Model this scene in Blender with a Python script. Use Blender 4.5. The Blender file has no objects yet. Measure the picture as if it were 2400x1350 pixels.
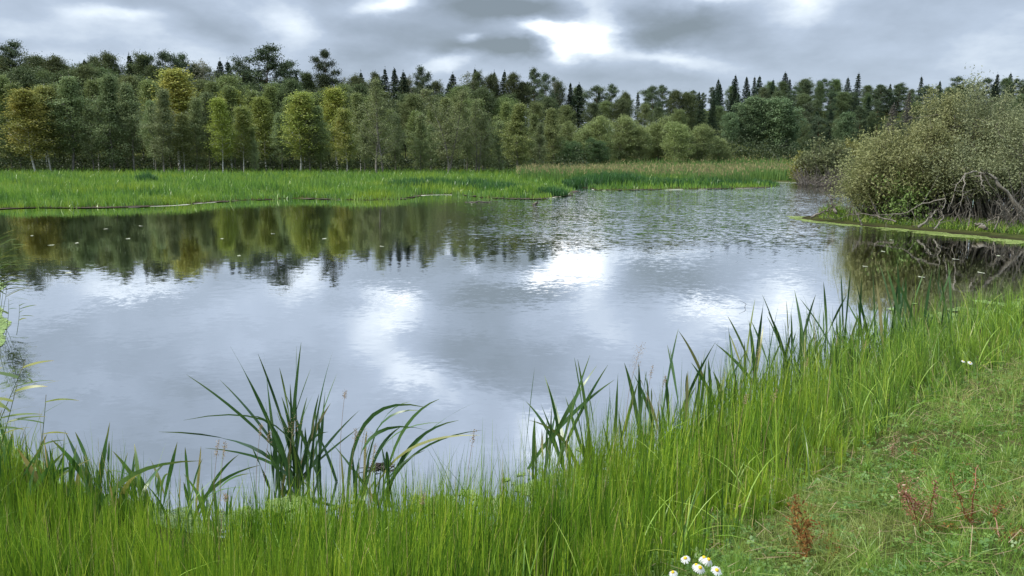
import bpy, math, random
import numpy as np
from mathutils import Vector
sc = bpy.context.scene
COL = sc.collection
R = math.radians
PI = math.pi

# ------------------------------------------------------------------ camera
F = 1800.0; PITCH = R(9.77); CH = 2.8
cam = bpy.data.cameras.new("camera"); camo = bpy.data.objects.new("camera", cam); COL.objects.link(camo)
camo.location = (0, 0, CH); camo.rotation_euler = (PI/2 - PITCH, 0, 0)
cam.sensor_width = 36; cam.lens = F/2400*36; cam.clip_start = .05; cam.clip_end = 6000
sc.camera = camo
sc.view_settings.view_transform = 'Standard'; sc.view_settings.look = 'None'
sc.view_settings.gamma = 1; sc.view_settings.exposure = 0.5
sc.cycles.max_bounces = 6; sc.cycles.diffuse_bounces = 2; sc.cycles.glossy_bounces = 2
sc.cycles.transmission_bounces = 4; sc.cycles.transparent_max_bounces = 4
sc.cycles.sample_clamp_indirect = 6; sc.cycles.caustics_reflective = False
CP, SP = math.cos(PITCH), math.sin(PITCH)
def ray(px, py):
    a = (px-1200)/F; b = (675-py)/F
    return np.array([a, CP+b*SP, -SP+b*CP])
def P(px, py, z=0.0):                       # where a sight line meets the level z
    d = ray(px, py); t = (z-CH)/d[2]
    return np.array([d[0]*t, d[1]*t, z])
def PD(px, py, D):                          # where it meets the plane y = D
    d = ray(px, py); t = D/d[1]
    return np.array([d[0]*t, D, CH+d[2]*t])

# ------------------------------------------------------------------ node helpers
class NT:
    def __init__(s, tree): s.t = tree; s.n = tree.nodes; s.l = tree.links
    def node(s, typ, **kw):
        n = s.n.new(typ)
        for k, v in kw.items(): setattr(n, k, v)
        return n
    def put(s, sock, v):
        if isinstance(v, bpy.types.NodeSocket): s.l.new(v, sock)
        elif v is not None: sock.default_value = v
    def math(s, op, a, b=None, c=None, clamp=False):
        n = s.node('ShaderNodeMath', operation=op, use_clamp=clamp)
        s.put(n.inputs[0], a); s.put(n.inputs[1], b); s.put(n.inputs[2], c)
        return n.outputs[0]
    def vmath(s, op, a, b=None):
        n = s.node('ShaderNodeVectorMath', operation=op)
        s.put(n.inputs[0], a); s.put(n.inputs[1], b)
        return n.outputs[0]
    def mix(s, f, a, b, blend='MIX'):
        n = s.node('ShaderNodeMix', data_type='RGBA', blend_type=blend)
        s.put(n.inputs[0], f); s.put(n.inputs[6], a); s.put(n.inputs[7], b)
        return n.outputs[2]
    def noise(s, vec, scale, detail=3, rough=.5, out='Fac'):
        n = s.node('ShaderNodeTexNoise')
        s.put(n.inputs['Vector'], vec); n.inputs['Scale'].default_value = scale
        n.inputs['Detail'].default_value = detail; n.inputs['Roughness'].default_value = rough
        return n.outputs[out]
    def ramp(s, f, stops, interp='LINEAR'):
        n = s.node('ShaderNodeValToRGB'); e = n.color_ramp; e.interpolation = interp
        while len(e.elements) < len(stops): e.elements.new(.5)
        for el, (p, c) in zip(e.elements, stops): el.position = p; el.color = (*c, 1)
        s.put(n.inputs[0], f); return n.outputs[0]
    def rng(s, v, a, b, c, d, smooth=False):
        n = s.node('ShaderNodeMapRange', interpolation_type='SMOOTHSTEP' if smooth else 'LINEAR')
        s.put(n.inputs[0], v)
        for i, q in enumerate((a, b, c, d)): s.put(n.inputs[i+1], q)
        return n.outputs[0]
    def attr(s, name): return s.node('ShaderNodeAttribute', attribute_name=name).outputs['Fac']
    def sep(s, v):
        n = s.node('ShaderNodeSeparateXYZ'); s.put(n.inputs[0], v); return n.outputs
    def comb(s, x, y, z):
        n = s.node('ShaderNodeCombineXYZ')
        for i, q in enumerate((x, y, z)): s.put(n.inputs[i], q)
        return n.outputs[0]

# ------------------------------------------------------------------ sky and sun
SUN_EL, SUN_AZ = R(50), R(-100)             # azimuth from +Y, clockwise positive
world = bpy.data.worlds.new("World"); sc.world = world; world.use_nodes = True
w = NT(world.node_tree); w.n.clear()
tc = w.node('ShaderNodeTexCoord').outputs['Generated']
sky = w.node('ShaderNodeTexSky', sky_type='NISHITA', sun_disc=False)
sky.sun_elevation = SUN_EL; sky.sun_rotation = SUN_AZ
X, Y, Z = w.sep(w.vmath('NORMALIZE', tc))
flat = w.comb(X, Y, w.math('MULTIPLY', Z, 2.1))
wn = w.sep(w.noise(flat, 3.2, 6, .6, 'Color'))
el = w.math('ADD', w.math('ARCSINE', Z), w.math('MULTIPLY', w.math('SUBTRACT', wn[0], .5), .085))
az = w.math('ADD', w.math('ARCTAN2', X, Y), w.math('MULTIPLY', w.math('SUBTRACT', wn[1], .5), .17))
def azel(px, py):
    d = ray(px, py); return math.atan2(d[0], d[1]), math.asin(d[2]/np.linalg.norm(d))
BLOBS = [  # px, py, amp, half width px, half height px, tilt   (m: seen mirrored in the water)
 (1335,88,.85,76,27,-.10),(1400,35,.45,60,26,-.5),(1290,128,.65,38,18,0),(1215,62,.4,40,18,0),(1085,95,.45,22,7,0),
 (870,20,.36,70,14,.25),(700,95,.24,45,52,.8),(1050,158,.36,70,15,.3),(1545,128,.30,140,13,-.2),(1630,8,.35,60,18,0),
 (1830,28,.18,30,40,0),(255,28,.22,70,9,0),(110,62,.14,150,22,0),(640,120,.12,160,16,0),(2340,100,.22,90,50,0),(330,150,.16,330,22,0),
 (1190,12,-.62,170,26,0),(960,85,-.34,190,36,-.1),(1235,112,-.42,55,20,0),(1560,62,-.42,130,34,-.15),(1500,90,-.25,90,24,0),(500,60,-.30,260,26,-.25),
 (1450,180,-.12,160,25,0),(1750,160,-.08,200,30,0),(1150,120,-.3,110,18,0),(2000,70,-.12,200,40,0),(840,140,-.15,100,18,0),(60,150,-.12,180,16,0)]
MIRR = [(1345,680,.22,85,50,0),(1420,750,.2,110,45,.4),(880,755,.32,75,90,.2),(1010,890,.34,100,50,.45),(1240,1010,.3,80,60,.3),(680,650,.25,80,50,0),
 (350,720,.14,240,40,0),(1120,790,-.32,110,90,.3),(330,1000,-.34,480,170,0),(1260,880,-.3,170,70,0),(1700,700,.18,200,90,0),(1560,900,-.1,220,90,0),(150,800,-.12,200,60,0)]
tot = None
def blob(a, e, amp, sx, sy, tilt):
    global tot
    dx = w.math('SUBTRACT', az, a); dy = w.math('SUBTRACT', el, e)
    if tilt:
        c, s = math.cos(tilt), math.sin(tilt)
        dx, dy = (w.math('ADD', w.math('MULTIPLY', dx, c), w.math('MULTIPLY', dy, s)),
                  w.math('SUBTRACT', w.math('MULTIPLY', dy, c), w.math('MULTIPLY', dx, s)))
    qx = w.math('POWER', w.math('ABSOLUTE', w.math('DIVIDE', dx, sx)), 2.4)
    qy = w.math('POWER', w.math('ABSOLUTE', w.math('DIVIDE', dy, sy)), 2.4)
    g = w.math('EXPONENT', w.math('MULTIPLY', w.math('ADD', qx, qy), -1.0))
    tot = w.math('MULTIPLY_ADD', g, amp, .0 if tot is None else tot)
for b in BLOBS:
    a, e = azel(b[0], b[1]); blob(a, e, b[2], b[3]*1.25/F, b[4]*1.3/F, b[5])
for b in MIRR:
    a, e = azel(b[0], b[1]); blob(a, -e, b[2], b[3]/F, b[4]/F, b[5])
proj = w.comb(w.math('DIVIDE', X, w.math('ADD', w.math('ABSOLUTE', Z), .22)), w.math('DIVIDE', Y, w.math('ADD', w.math('ABSOLUTE', Z), .22)), 0.0)
cl = w.noise(proj, 1.5, 7, .56)
cl2 = w.noise(flat, 11.0, 6, .55)
L = w.math('ADD', w.math('MULTIPLY_ADD', w.math('SUBTRACT', cl, .5), .62, .50), tot)
L = w.math('MULTIPLY_ADD', w.math('SUBTRACT', cl2, .5), .50, L, clamp=True)
ccol = w.ramp(L, [(0,(.17,.205,.235)),(.28,(.255,.305,.375)),(.55,(.365,.43,.53)),(.8,(.62,.69,.77)),(1,(.97,.98,.98))])
gain = w.rng(w.math('ABSOLUTE', w.math('ARCSINE', Z)), R(31), R(52), 1.0, 3.2, True)
ccol = w.mix(1.0, ccol, w.comb(gain, gain, gain), 'MULTIPLY')
skyc = w.mix(1.0, sky.outputs[0], (.1, .1, .1, 1), 'MULTIPLY')
fin = w.mix(.90, skyc, ccol)
bg = w.node('ShaderNodeBackground'); w.put(bg.inputs[0], fin); bg.inputs[1].default_value = 1.0
w.put(w.node('ShaderNodeOutputWorld').inputs[0], bg.outputs[0])

sun = bpy.data.lights.new("sun", 'SUN'); suno = bpy.data.objects.new("sun", sun); COL.objects.link(suno)
sun.energy = 3.0; sun.angle = R(9); sun.color = (1, .95, .86)
sd = Vector((math.sin(SUN_AZ)*math.cos(SUN_EL), math.cos(SUN_AZ)*math.cos(SUN_EL), math.sin(SUN_EL)))
suno.rotation_euler = sd.to_track_quat('Z', 'Y').to_euler(); suno.location = (-20, -20, 40)

# ------------------------------------------------------------------ materials
def mat(name): 
    m = bpy.data.materials.new(name); m.use_nodes = True
    t = NT(m.node_tree); t.n.clear(); return m, t, t.node('ShaderNodeOutputMaterial').inputs[0]
def shade(t, out, col, trans=.3, gloss=.06, rough=.45):
    d = t.node('ShaderNodeBsdfDiffuse'); t.put(d.inputs[0], col)
    r = d.outputs[0]
    if trans:
        tr = t.node('ShaderNodeBsdfTranslucent'); t.put(tr.inputs[0], col)
        m = t.node('ShaderNodeMixShader'); m.inputs[0].default_value = trans
        t.l.new(r, m.inputs[1]); t.l.new(tr.outputs[0], m.inputs[2]); r = m.outputs[0]
    if gloss:
        g = t.node('ShaderNodeBsdfGlossy'); g.inputs[1].default_value = rough; g.inputs[0].default_value = (1,1,.95,1)
        m = t.node('ShaderNodeMixShader'); m.inputs[0].default_value = gloss
        t.l.new(r, m.inputs[1]); t.l.new(g.outputs[0], m.inputs[2]); r = m.outputs[0]
    t.l.new(r, out)
def foliage_mat(name, yellow=(.52,.44,.11,1), trans=.3):       # colour of the object, alpha = share of autumn leaves
    m, t, o = mat(name)
    oi = t.node('ShaderNodeObjectInfo')
    pos = t.node('ShaderNodeTexCoord').outputs['Object']
    n = t.noise(pos, .35, 2)
    thr = t.math('SUBTRACT', 1.0, oi.outputs['Alpha'])
    k = t.rng(t.math('ADD', n, t.math('MULTIPLY', t.math('SUBTRACT', t.attr('rnd'), .5), .35)), t.math('SUBTRACT', thr, .2), t.math('ADD', thr, .22), 0.0, 1.0)
    c = t.mix(k, oi.outputs['Color'], yellow)
    v = t.math('MULTIPLY', t.rng(t.attr('rnd'), 0, 1, .72, 1.3), t.rng(oi.outputs['Random'], 0, 1, .88, 1.12))
    c = t.mix(1.0, c, t.comb(v, v, t.math('MULTIPLY', v, .95)), 'MULTIPLY')
    shade(t, o, c, trans, .02, .5); return m
def blade_mat(name, stops, trans=.38, gloss=.035, patch=.0, patchcol=(.3,.35,.03), scale=.5, tip=None):
    m, t, o = mat(name)
    c = t.ramp(t.attr('rnd'), stops)
    if patch:
        pos = t.node('ShaderNodeNewGeometry').outputs['Position']
        n = t.noise(pos, scale, 3)
        c = t.mix(t.rng(n, .5, .66, 0, patch), c, (*patchcol, 1))
    if tip: c = t.mix(t.rng(t.attr('t'), .8, 1, 0, .8), c, (*tip, 1))
    shade(t, o, c, trans, gloss, .4); return m
def bark_mat(name, a, b, scale=8, stretch=(1,1,1), lo=.4, hi=.6):
    m, t, o = mat(name)
    pos = t.vmath('MULTIPLY', t.node('ShaderNodeTexCoord').outputs['Object'], stretch)
    c = t.mix(t.rng(t.noise(pos, scale, 4, .6), lo, hi, 0, 1), (*a, 1), (*b, 1))
    shade(t, o, c, 0, 0); return m
M = {}
M['leaves'] = foliage_mat('leaves'); M['needles'] = foliage_mat('needles', trans=.1)
M['bark_grey'] = bark_mat('bark_grey', (.15,.14,.12), (.30,.28,.24), 5)
M['bark_dark'] = bark_mat('bark_dark', (.05,.042,.035), (.11,.095,.08), 5)
M['bark_birch'] = bark_mat('bark_birch', (.70,.68,.62), (.10,.09,.08), 3.2, (1,1,2.5), .56, .62)
M['bark_pine'] = bark_mat('bark_pine', (.16,.09,.05), (.10,.075,.055), 4)
M['wood_pale'] = bark_mat('wood_pale', (.24,.22,.18), (.14,.125,.10), 9, (3,3,1))
M['wood_dead'] = bark_mat('wood_dead', (.23,.205,.17), (.12,.105,.085), 9)
M['rush'] = blade_mat('rush', trans=.28, stops= [(0,(.020,.055,.010)),(.3,(.06,.15,.014)),(.6,(.20,.36,.025)),(.82,(.40,.56,.045)),(.95,(.56,.62,.08)),(1,(.55,.44,.2))], patch=.55, patchcol=(.27,.36,.025), scale=.9)
M['tall_grass'] = blade_mat('tall_grass', [(0,(.03,.075,.02)),(.35,(.09,.18,.03)),(.65,(.23,.40,.045)),(.85,(.38,.54,.07)),(.96,(.52,.60,.11)),(1,(.56,.46,.24))], patch=.45, patchcol=(.25,.35,.03), scale=.9)
M['meadow'] = blade_mat('meadow', [(0,(.04,.09,.018)),(.3,(.12,.24,.035)),(.65,(.26,.42,.065)),(.85,(.40,.46,.12)),(1,(.58,.46,.22))], patch=.45, patchcol=(.34,.28,.11), scale=.8)
M['clover'] = blade_mat('clover', [(0,(.07,.15,.025)),(.6,(.13,.25,.045)),(1,(.22,.34,.07))], gloss=.03)
M['cattail'] = blade_mat('cattail', [(0,(.025,.075,.025)),(.5,(.05,.125,.032)),(.88,(.10,.19,.045)),(.93,(.24,.26,.07)),(1,(.42,.34,.18))], trans=.3, gloss=.05, tip=(.16,.2,.04))
M['iris'] = blade_mat('iris', [(0,(.05,.13,.03)),(.6,(.10,.22,.05)),(.88,(.17,.27,.06)),(.93,(.34,.33,.08)),(1,(.5,.38,.16))], gloss=.05, tip=(.3,.25,.05))
M['reedleaf'] = blade_mat('reedleaf', [(0,(.08,.15,.03)),(.6,(.16,.23,.04)),(1,(.28,.28,.05))], gloss=.04, tip=(.4,.28,.05))
M['marsh'] = blade_mat('marsh', [(0,(.05,.13,.025)),(.4,(.13,.27,.035)),(.75,(.23,.40,.05)),(1,(.34,.45,.08))], patch=.8, patchcol=(.30,.42,.04), scale=.16, gloss=.05)
M['sedge_dark'] = blade_mat('sedge_dark', [(0,(.03,.09,.025)),(.6,(.06,.17,.04)),(1,(.10,.23,.05))], gloss=.05)
M['reeds'] = blade_mat('reeds', [(0,(.08,.17,.04)),(.6,(.14,.26,.06)),(1,(.22,.31,.08))], gloss=.04)
M['plume'] = blade_mat('plume', [(0,(.24,.24,.10)),(1,(.40,.33,.17))], gloss=0)
M['seed'] = blade_mat('seed', [(0,(.30,.20,.11)),(1,(.55,.42,.27))], gloss=0)
M['brown_dead'] = blade_mat('brown_dead', [(0,(.13,.06,.025)),(.6,(.29,.14,.045)),(1,(.42,.25,.08))], gloss=0)
M['red_stem'] = blade_mat('red_stem', [(0,(.22,.08,.05)),(.6,(.38,.15,.09)),(1,(.5,.27,.15))], gloss=.05)
M['petal'] = blade_mat('petal', [(0,(.75,.75,.72)),(1,(.82,.82,.8))], gloss=.03)
M['disc'] = blade_mat('disc', [(0,(.70,.42,.01)),(1,(.78,.52,.02))], trans=0, gloss=.03)
M['duckweed'] = blade_mat('duckweed', [(0,(.15,.22,.07)),(.6,(.23,.32,.11)),(1,(.32,.39,.17))], trans=0, gloss=.05)
M['algae'] = blade_mat('algae', [(0,(.13,.17,.05)),(.6,(.20,.26,.07)),(1,(.30,.34,.13))], trans=0, gloss=.05)
M['scum'] = blade_mat('scum', [(0,(.30,.30,.22)),(1,(.46,.46,.36))], trans=0, gloss=.1)
M['floatleaf'] = blade_mat('floatleaf', [(0,(.32,.34,.20)),(1,(.5,.5,.36))], trans=0, gloss=.2)
m, t, o = mat('mud'); pos = t.node('ShaderNodeNewGeometry').outputs['Position']
shade(t, o, t.mix(t.rng(t.noise(pos, 3, 4), .4, .6, 0, 1), (.035,.026,.018,1), (.10,.075,.055,1)), 0, .08, .3); M['mud'] = m
m, t, o = mat('ground'); pos = t.node('ShaderNodeNewGeometry').outputs['Position']
n1 = t.noise(pos, 1.4, 5, .6); n2 = t.noise(pos, 14, 4, .6)
g = t.mix(t.rng(n1, .38, .62, 0, 1), (.035,.055,.014,1), (.075,.085,.025,1))
g = t.mix(t.rng(n2, .45, .7, 0, .8), g, (.055,.04,.026,1))
g = t.mix(t.rng(t.attr('d'), .05, .7, 1, 0), g, (.03,.024,.016,1)); shade(t, o, g, 0, 0); M['ground'] = m

# water: dark brown body under a rippled mirror
m, t, o = mat('water'); pos = t.node('ShaderNodeNewGeometry').outputs['Position']
rip = t.attr('ripple')
p1 = t.vmath('MULTIPLY', pos, (.6, 1, 1))
p1 = t.vmath('ADD', p1, t.vmath('MULTIPLY', t.noise(pos, .25, 2, .5, 'Color'), (1.2, 1.2, 0)))
c1 = t.sep(t.noise(p1, 10, 3, .6, 'Color')); c2 = t.sep(t.noise(p1, 3.8, 2, .5, 'Color')); c3 = t.sep(t.noise(p1, 26, 2, .5, 'Color'))
def slope(i, k): 
    s = t.math('ADD', t.math('MULTIPLY', t.math('SUBTRACT', c1[i], .5), 1.0), t.math('MULTIPLY', t.math('SUBTRACT', c2[i], .5), .45))
    s = t.math('MULTIPLY_ADD', t.math('SUBTRACT', c3[i], .5), .5, s)
    return t.math('MULTIPLY', t.math('MULTIPLY', s, k), rip)
nrm = t.vmath('NORMALIZE', t.comb(slope(0, .45), slope(1, 1.0), 1.0))
fr = t.node('ShaderNodeFresnel'); fr.inputs[0].default_value = 1.34; t.put(fr.inputs[1], nrm)
gl = t.node('ShaderNodeBsdfGlossy'); gl.inputs[1].default_value = .03; t.put(gl.inputs['Normal'], nrm)
gl.inputs[0].default_value = (1, 1, 1, 1)
df = t.node('ShaderNodeBsdfDiffuse'); df.inputs[0].default_value = (.013, .015, .012, 1)
ms = t.node('ShaderNodeMixShader'); t.put(ms.inputs[0], fr.outputs[0]); t.l.new(df.outputs[0], ms.inputs[1]); t.l.new(gl.outputs[0], ms.inputs[2])
t.l.new(ms.outputs[0], o); M['water'] = m

# ------------------------------------------------------------------ mesh helpers
def link(name, me, parent=None, loc=None):
    o = bpy.data.objects.new(name, me); COL.objects.link(o)
    if parent is not None: o.parent = parent
    if loc is not None: o.location = loc
    return o
class Geo:
    def __init__(s): s.V = []; s.Q = []; s.r = []; s.t = []; s.n = 0
    def add(s, V, Q, r=.5, t=0.0):
        V = np.asarray(V, float).reshape(-1, 3); Q = np.asarray(Q, np.int64).reshape(-1, 4)
        s.V.append(V); s.Q.append(Q + s.n); s.n += len(V)
        s.r.append(np.broadcast_to(np.asarray(r, float), (len(V),)) ); s.t.append(np.broadcast_to(np.asarray(t, float), (len(V),)))
    def mesh(s, name, m, smooth=False):
        V = np.concatenate(s.V).astype(np.float32); Q = np.concatenate(s.Q).astype(np.int32)
        me = bpy.data.meshes.new(name)
        me.vertices.add(len(V)); me.vertices.foreach_set('co', V.ravel())
        me.loops.add(Q.size); me.loops.foreach_set('vertex_index', Q.ravel())
        me.polygons.add(len(Q)); me.polygons.foreach_set('loop_start', np.arange(0, Q.size, 4, dtype=np.int32))
        try: me.polygons.foreach_set('loop_total', np.full(len(Q), 4, np.int32))
        except Exception: pass
        if smooth: me.polygons.foreach_set('use_smooth', np.ones(len(Q), bool))
        for nm, arr in (('rnd', s.r), ('t', s.t)):
            a = me.attributes.new(nm, 'FLOAT', 'POINT'); a.data.foreach_set('value', np.concatenate(arr).astype(np.float32))
        me.update(calc_edges=True); me.materials.append(m); return me
    def build(s, name, m, parent=None, smooth=False): return link(name, s.mesh(name, m, smooth), parent)
    def tube(s, pts, rad, sides=5, r=.5):
        pts = np.asarray(pts, float); k = len(pts); rad = np.broadcast_to(np.asarray(rad, float), (k,))
        T = np.gradient(pts, axis=0); T /= np.linalg.norm(T, axis=1)[:, None]+1e-9
        ref = np.where(np.abs(T[:, 2:3]) > .9, [[1., 0, 0]], [[0, 0, 1.]])
        U = np.cross(T, ref); U /= np.linalg.norm(U, axis=1)[:, None]+1e-9; W = np.cross(T, U)
        a = np.arange(sides)/sides*2*PI
        V = pts[:, None] + rad[:, None, None]*(np.cos(a)[None, :, None]*U[:, None] + np.sin(a)[None, :, None]*W[:, None])
        i = np.arange(k-1)[:, None]*sides; j = np.arange(sides)[None]; j2 = (j+1) % sides
        s.add(V, np.stack([i+j, i+j2, i+sides+j2, i+sides+j], -1), r, np.repeat(np.linspace(0, 1, k), sides))
    def leaves(s, C, L, W, rng, flat=.0, r=None):            # rhombic leaf faces
        N = len(C); a = rng.normal(size=(N, 3)); a[:, 2] *= (1-flat); a /= np.linalg.norm(a, axis=1)[:, None]
        b = np.cross(a, rng.normal(size=(N, 3))+[0, 0, flat*3]); b /= np.linalg.norm(b, axis=1)[:, None]+1e-9
        L = np.broadcast_to(L, (N,))[:, None]; W = np.broadcast_to(W, (N,))[:, None]
        V = np.stack([C-a*L, C+b*W, C+a*L, C-b*W], 1)
        rr = rng.random(N) if r is None else r
        s.add(V, np.arange(N*4).reshape(N, 4), np.repeat(rr, 4))
    def blades(s, B, h, w_, rng, lean=.25, segs=3, jit=.3, r=None, bias=None, droop=.35, ang=None):
        N = len(B); h = np.broadcast_to(h, (N,)); w_ = np.broadcast_to(w_, (N,))
        ang = rng.random(N)*2*PI if ang is None else ang; d = np.stack([np.cos(ang), np.sin(ang)], 1)
        ln = np.abs(rng.normal(0, 1, N))*lean; off = d*(ln*h)[:, None]
        if bias is not None: off = off + np.asarray(bias)[None]*h[:, None]
        f = rng.random(N)*PI; sd_ = np.stack([np.cos(f), np.sin(f), 0*f], 1)
        tt = np.linspace(0, 1, segs+1)
        q = np.linalg.norm(off, axis=1)/np.maximum(h, 1e-6)
        C = np.zeros((N, segs+1, 3)); C[:, :, :2] = B[:, None, :2] + off[:, None, :]*(tt**1.7)[None, :, None]
        C[:, :, 2] = B[:, None, 2] + h[:, None]*(tt[None]-droop*np.minimum(q, 1.5)[:, None]*tt[None]**2.2)
        wd = w_[:, None]*(np.maximum(1-tt, 0)**.55+.06)[None]
        V = np.stack([C-sd_[:, None]*wd[..., None]*.5, C+sd_[:, None]*wd[..., None]*.5], 2)
        i = (np.arange(N)*(segs+1)*2)[:, None]+np.arange(segs)[None]*2
        rr = rng.random(N) if r is None else r
        s.add(V, np.stack([i, i+1, i+3, i+2], -1), np.repeat(rr, (segs+1)*2), np.tile(np.repeat(tt, 2), N))
    def ribbon(s, P0, P1, P2, w_, phi=0.0, twist=1.5, segs=9, r=.5, taper=.5):    # a broad leaf along a curve, twisting
        tt = np.linspace(0, 1, segs+1)[:, None]
        C = (1-tt)**2*P0+2*tt*(1-tt)*P1+tt**2*P2
        T = np.gradient(C, axis=0); T /= np.linalg.norm(T, axis=1)[:, None]
        U = np.cross(T, [0, 1, .3]); U /= np.linalg.norm(U, axis=1)[:, None]+1e-9; W = np.cross(T, U)
        a = phi+twist*tt; S = np.cos(a)*U+np.sin(a)*W
        wd = w_*np.clip((1-tt)/taper, 0, 1)**.8*.5*(.75+.25*np.clip(tt*4, 0, 1))+.0008
        V = np.stack([C-S*wd, C+S*wd], 1); i = np.arange(segs)*2
        s.add(V, np.stack([i, i+1, i+3, i+2], -1), r, np.repeat(tt[:, 0], 2))
def tag(o, label, cat, group=None, kind=None):
    if label: o['label'] = label
    if cat: o['category'] = cat
    if group: o['group'] = group
    if kind: o['kind'] = kind
    return o
def thing(name, label, cat, loc=(0, 0, 0), group=None):
    o = bpy.data.objects.new(name, None); COL.objects.link(o); o.location = loc; o.empty_display_size = .2
    return tag(o, label, cat, group)

# ------------------------------------------------------------------ terrain
NEAR = np.array([(-90,36),(-45,30),(-24,25.5),(-16.0,20.5),(-11.9,16.6),(-9.4,12.9),(-7.0,9.4),(-5.0,7.2),(-3.7,6.2),(-2.6,5.55),(-1.7,5.25),(-.8,5.3),(.1,5.7),(.9,6.4),
  (1.9,7.5),(3.2,8.8),(5.0,10.4),(7.3,12.2),(10.6,14.6),(16,17.6),(30,21.5),(60,27),(120,30)])
def pz(px, py): return tuple(P(px, py)[:2])
FARPX = [(0,490),(90,487),(200,488),(300,486),(400,482),(500,474),(600,469),(700,466),(790,468),(850,471),(940,468),(985,458),(1040,456),(1090,457),(1130,464),(1200,466),(1260,467),
  (1330,458),(1345,449),(1312,441),(1330,437),(1375,440),(1400,446),(1480,446),(1560,444),(1680,443),(1790,440),(1830,436),(1770,430),(1790,426),(1880,428),(1990,434),(2060,438),(2200,436)]
FARL = np.array([(-90,42),(-45,40.5)] + [pz(*q) for q in FARPX] + [(60,62),(75,52),(120,45)])
PENPX = [(1868,513),(1905,518),(1990,527),(2080,535),(2200,545),(2300,555),(2420,569)]
PENL = np.array([pz(*q) for q in PENPX] + [(24,23.2),(36,27),(60,31),(120,33)] + [(120,46),(60,48),(42,46),(30,42),(25.5,41)] + [pz(2080,487), pz(1985,496), pz(1900,505)])
NEARP = np.vstack([NEAR, [(120,-200),(-90,-200)]])
FARP = np.vstack([FARL, [(6000,45),(6000,6000),(-6000,6000),(-6000,42)]])
def inside(poly, x, y):
    r = np.zeros(x.shape, bool); n = len(poly)
    for i in range(n):
        x1, y1 = poly[i]; x2, y2 = poly[(i+1) % n]
        c = ((y1 > y) != (y2 > y))
        with np.errstate(divide='ignore', invalid='ignore'):
            r ^= c & (x < (x2-x1)*(y-y1)/(y2-y1+1e-12)+x1)
    return r
def dist(line, x, y, closed=False):
    d = np.full(x.shape, 1e9); n = len(line)
    for i in range(n if closed else n-1):
        a = line[i]; b = line[(i+1) % n]; e = b-a; L2 = e@e
        t_ = np.clip(((x-a[0])*e[0]+(y-a[1])*e[1])/L2, 0, 1)
        d = np.minimum(d, np.hypot(x-a[0]-t_*e[0], y-a[1]-t_*e[1]))
    return d
def sm(a, b, v): q = np.clip((v-a)/(b-a), 0, 1); return q*q*(3-2*q)
def wob(x, y, f, s=0.): return (np.sin(x*f+1.3+s)*np.cos(y*f*1.13+.4+s)+.5*np.sin(x*f*2.3+y*f*1.7+2+s)+.25*np.sin(y*f*4.1-x*f*3.3+s))/1.75
def sdn(x, y):
    x = np.asarray(x, float); y = np.asarray(y, float); d = dist(NEAR, x, y); return np.where(inside(NEARP, x, y), d, -d)
def sdf(x, y): d = dist(FARL, x, y); return np.where(inside(FARP, x, y), d, -d)
def sdp(x, y): d = dist(PENL, x, y, True); return np.where(inside(PENL, x, y), d, -d)
def gz(x, y, full=False):
    x = np.atleast_1d(np.asarray(x, float)); y = np.atleast_1d(np.asarray(y, float))
    a, b, c = sdn(x, y), sdf(x, y), sdp(x, y)
    zn = -.02+.06*sm(0, .25, a)+1.16*sm(0, 4.6, a)**.85 + .05*wob(x, y, 1.1)*sm(.6, 2, a)
    zf = .03+.10*sm(0, 3, b)+.03*wob(x, y, .5)*sm(1, 4, b) + 9*sm(128, 215, y)*sm(85, 40, x) + 25*sm(232, 400, y)*sm(.10, .24, x/np.maximum(y, 1))
    zp = .03+.14*sm(0, 2.5, c)
    d = np.maximum(np.maximum(a, b), c)
    z = np.where(a >= 0, zn, np.where(b >= 0, zf, np.where(c >= 0, zp, -.9*sm(0, 3, -d)-.02)))
    return (z, d) if full else z
def G(px, py, lift=0.0):                    # where a sight line meets the ground
    d = ray(px, py); ts = np.linspace(1.5, 60, 1500); pts = d[None]*ts[:, None]+[0, 0, CH]
    z = gz(pts[:, 0], pts[:, 1]); k = np.argmax(pts[:, 2] < z+lift); return pts[k]
def gzs(x, y): return float(gz(x, y)[0])

def fan(r0, r1, nr, na):
    r = np.concatenate([[0.0] if r0 == 0 else [], np.geomspace(max(r0, .4), r1, nr)]); a = np.arange(na)/na*2*PI
    return (r[:, None]*np.sin(a)[None]).ravel(), (r[:, None]*np.cos(a)[None]).ravel(), len(r), na
def fan_mesh(name, x, y, z, nr, na, m, attrs):
    i = np.arange(nr-1)[:, None]*na; j = np.arange(na)[None]; j2 = (j+1) % na
    g = Geo(); g.add(np.stack([x, y, z], 1), np.stack([i+j, i+na+j, i+na+j2, i+j2], -1))
    o = g.build(name, m, smooth=True)
    for k, v in attrs.items():
        at = o.data.attributes.new(k, 'FLOAT', 'POINT'); at.data.foreach_set('value', v.astype(np.float32))
    return o
x, y, nr, na = fan(0, 5000, 330, 480)
z, d = gz(x, y, True)
tag(fan_mesh('ground', x, y, z, nr, na, M['ground'], {'d': d}), None, None, kind='structure')
x, y, nr, na = fan(3, 260, 190, 400)
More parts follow.
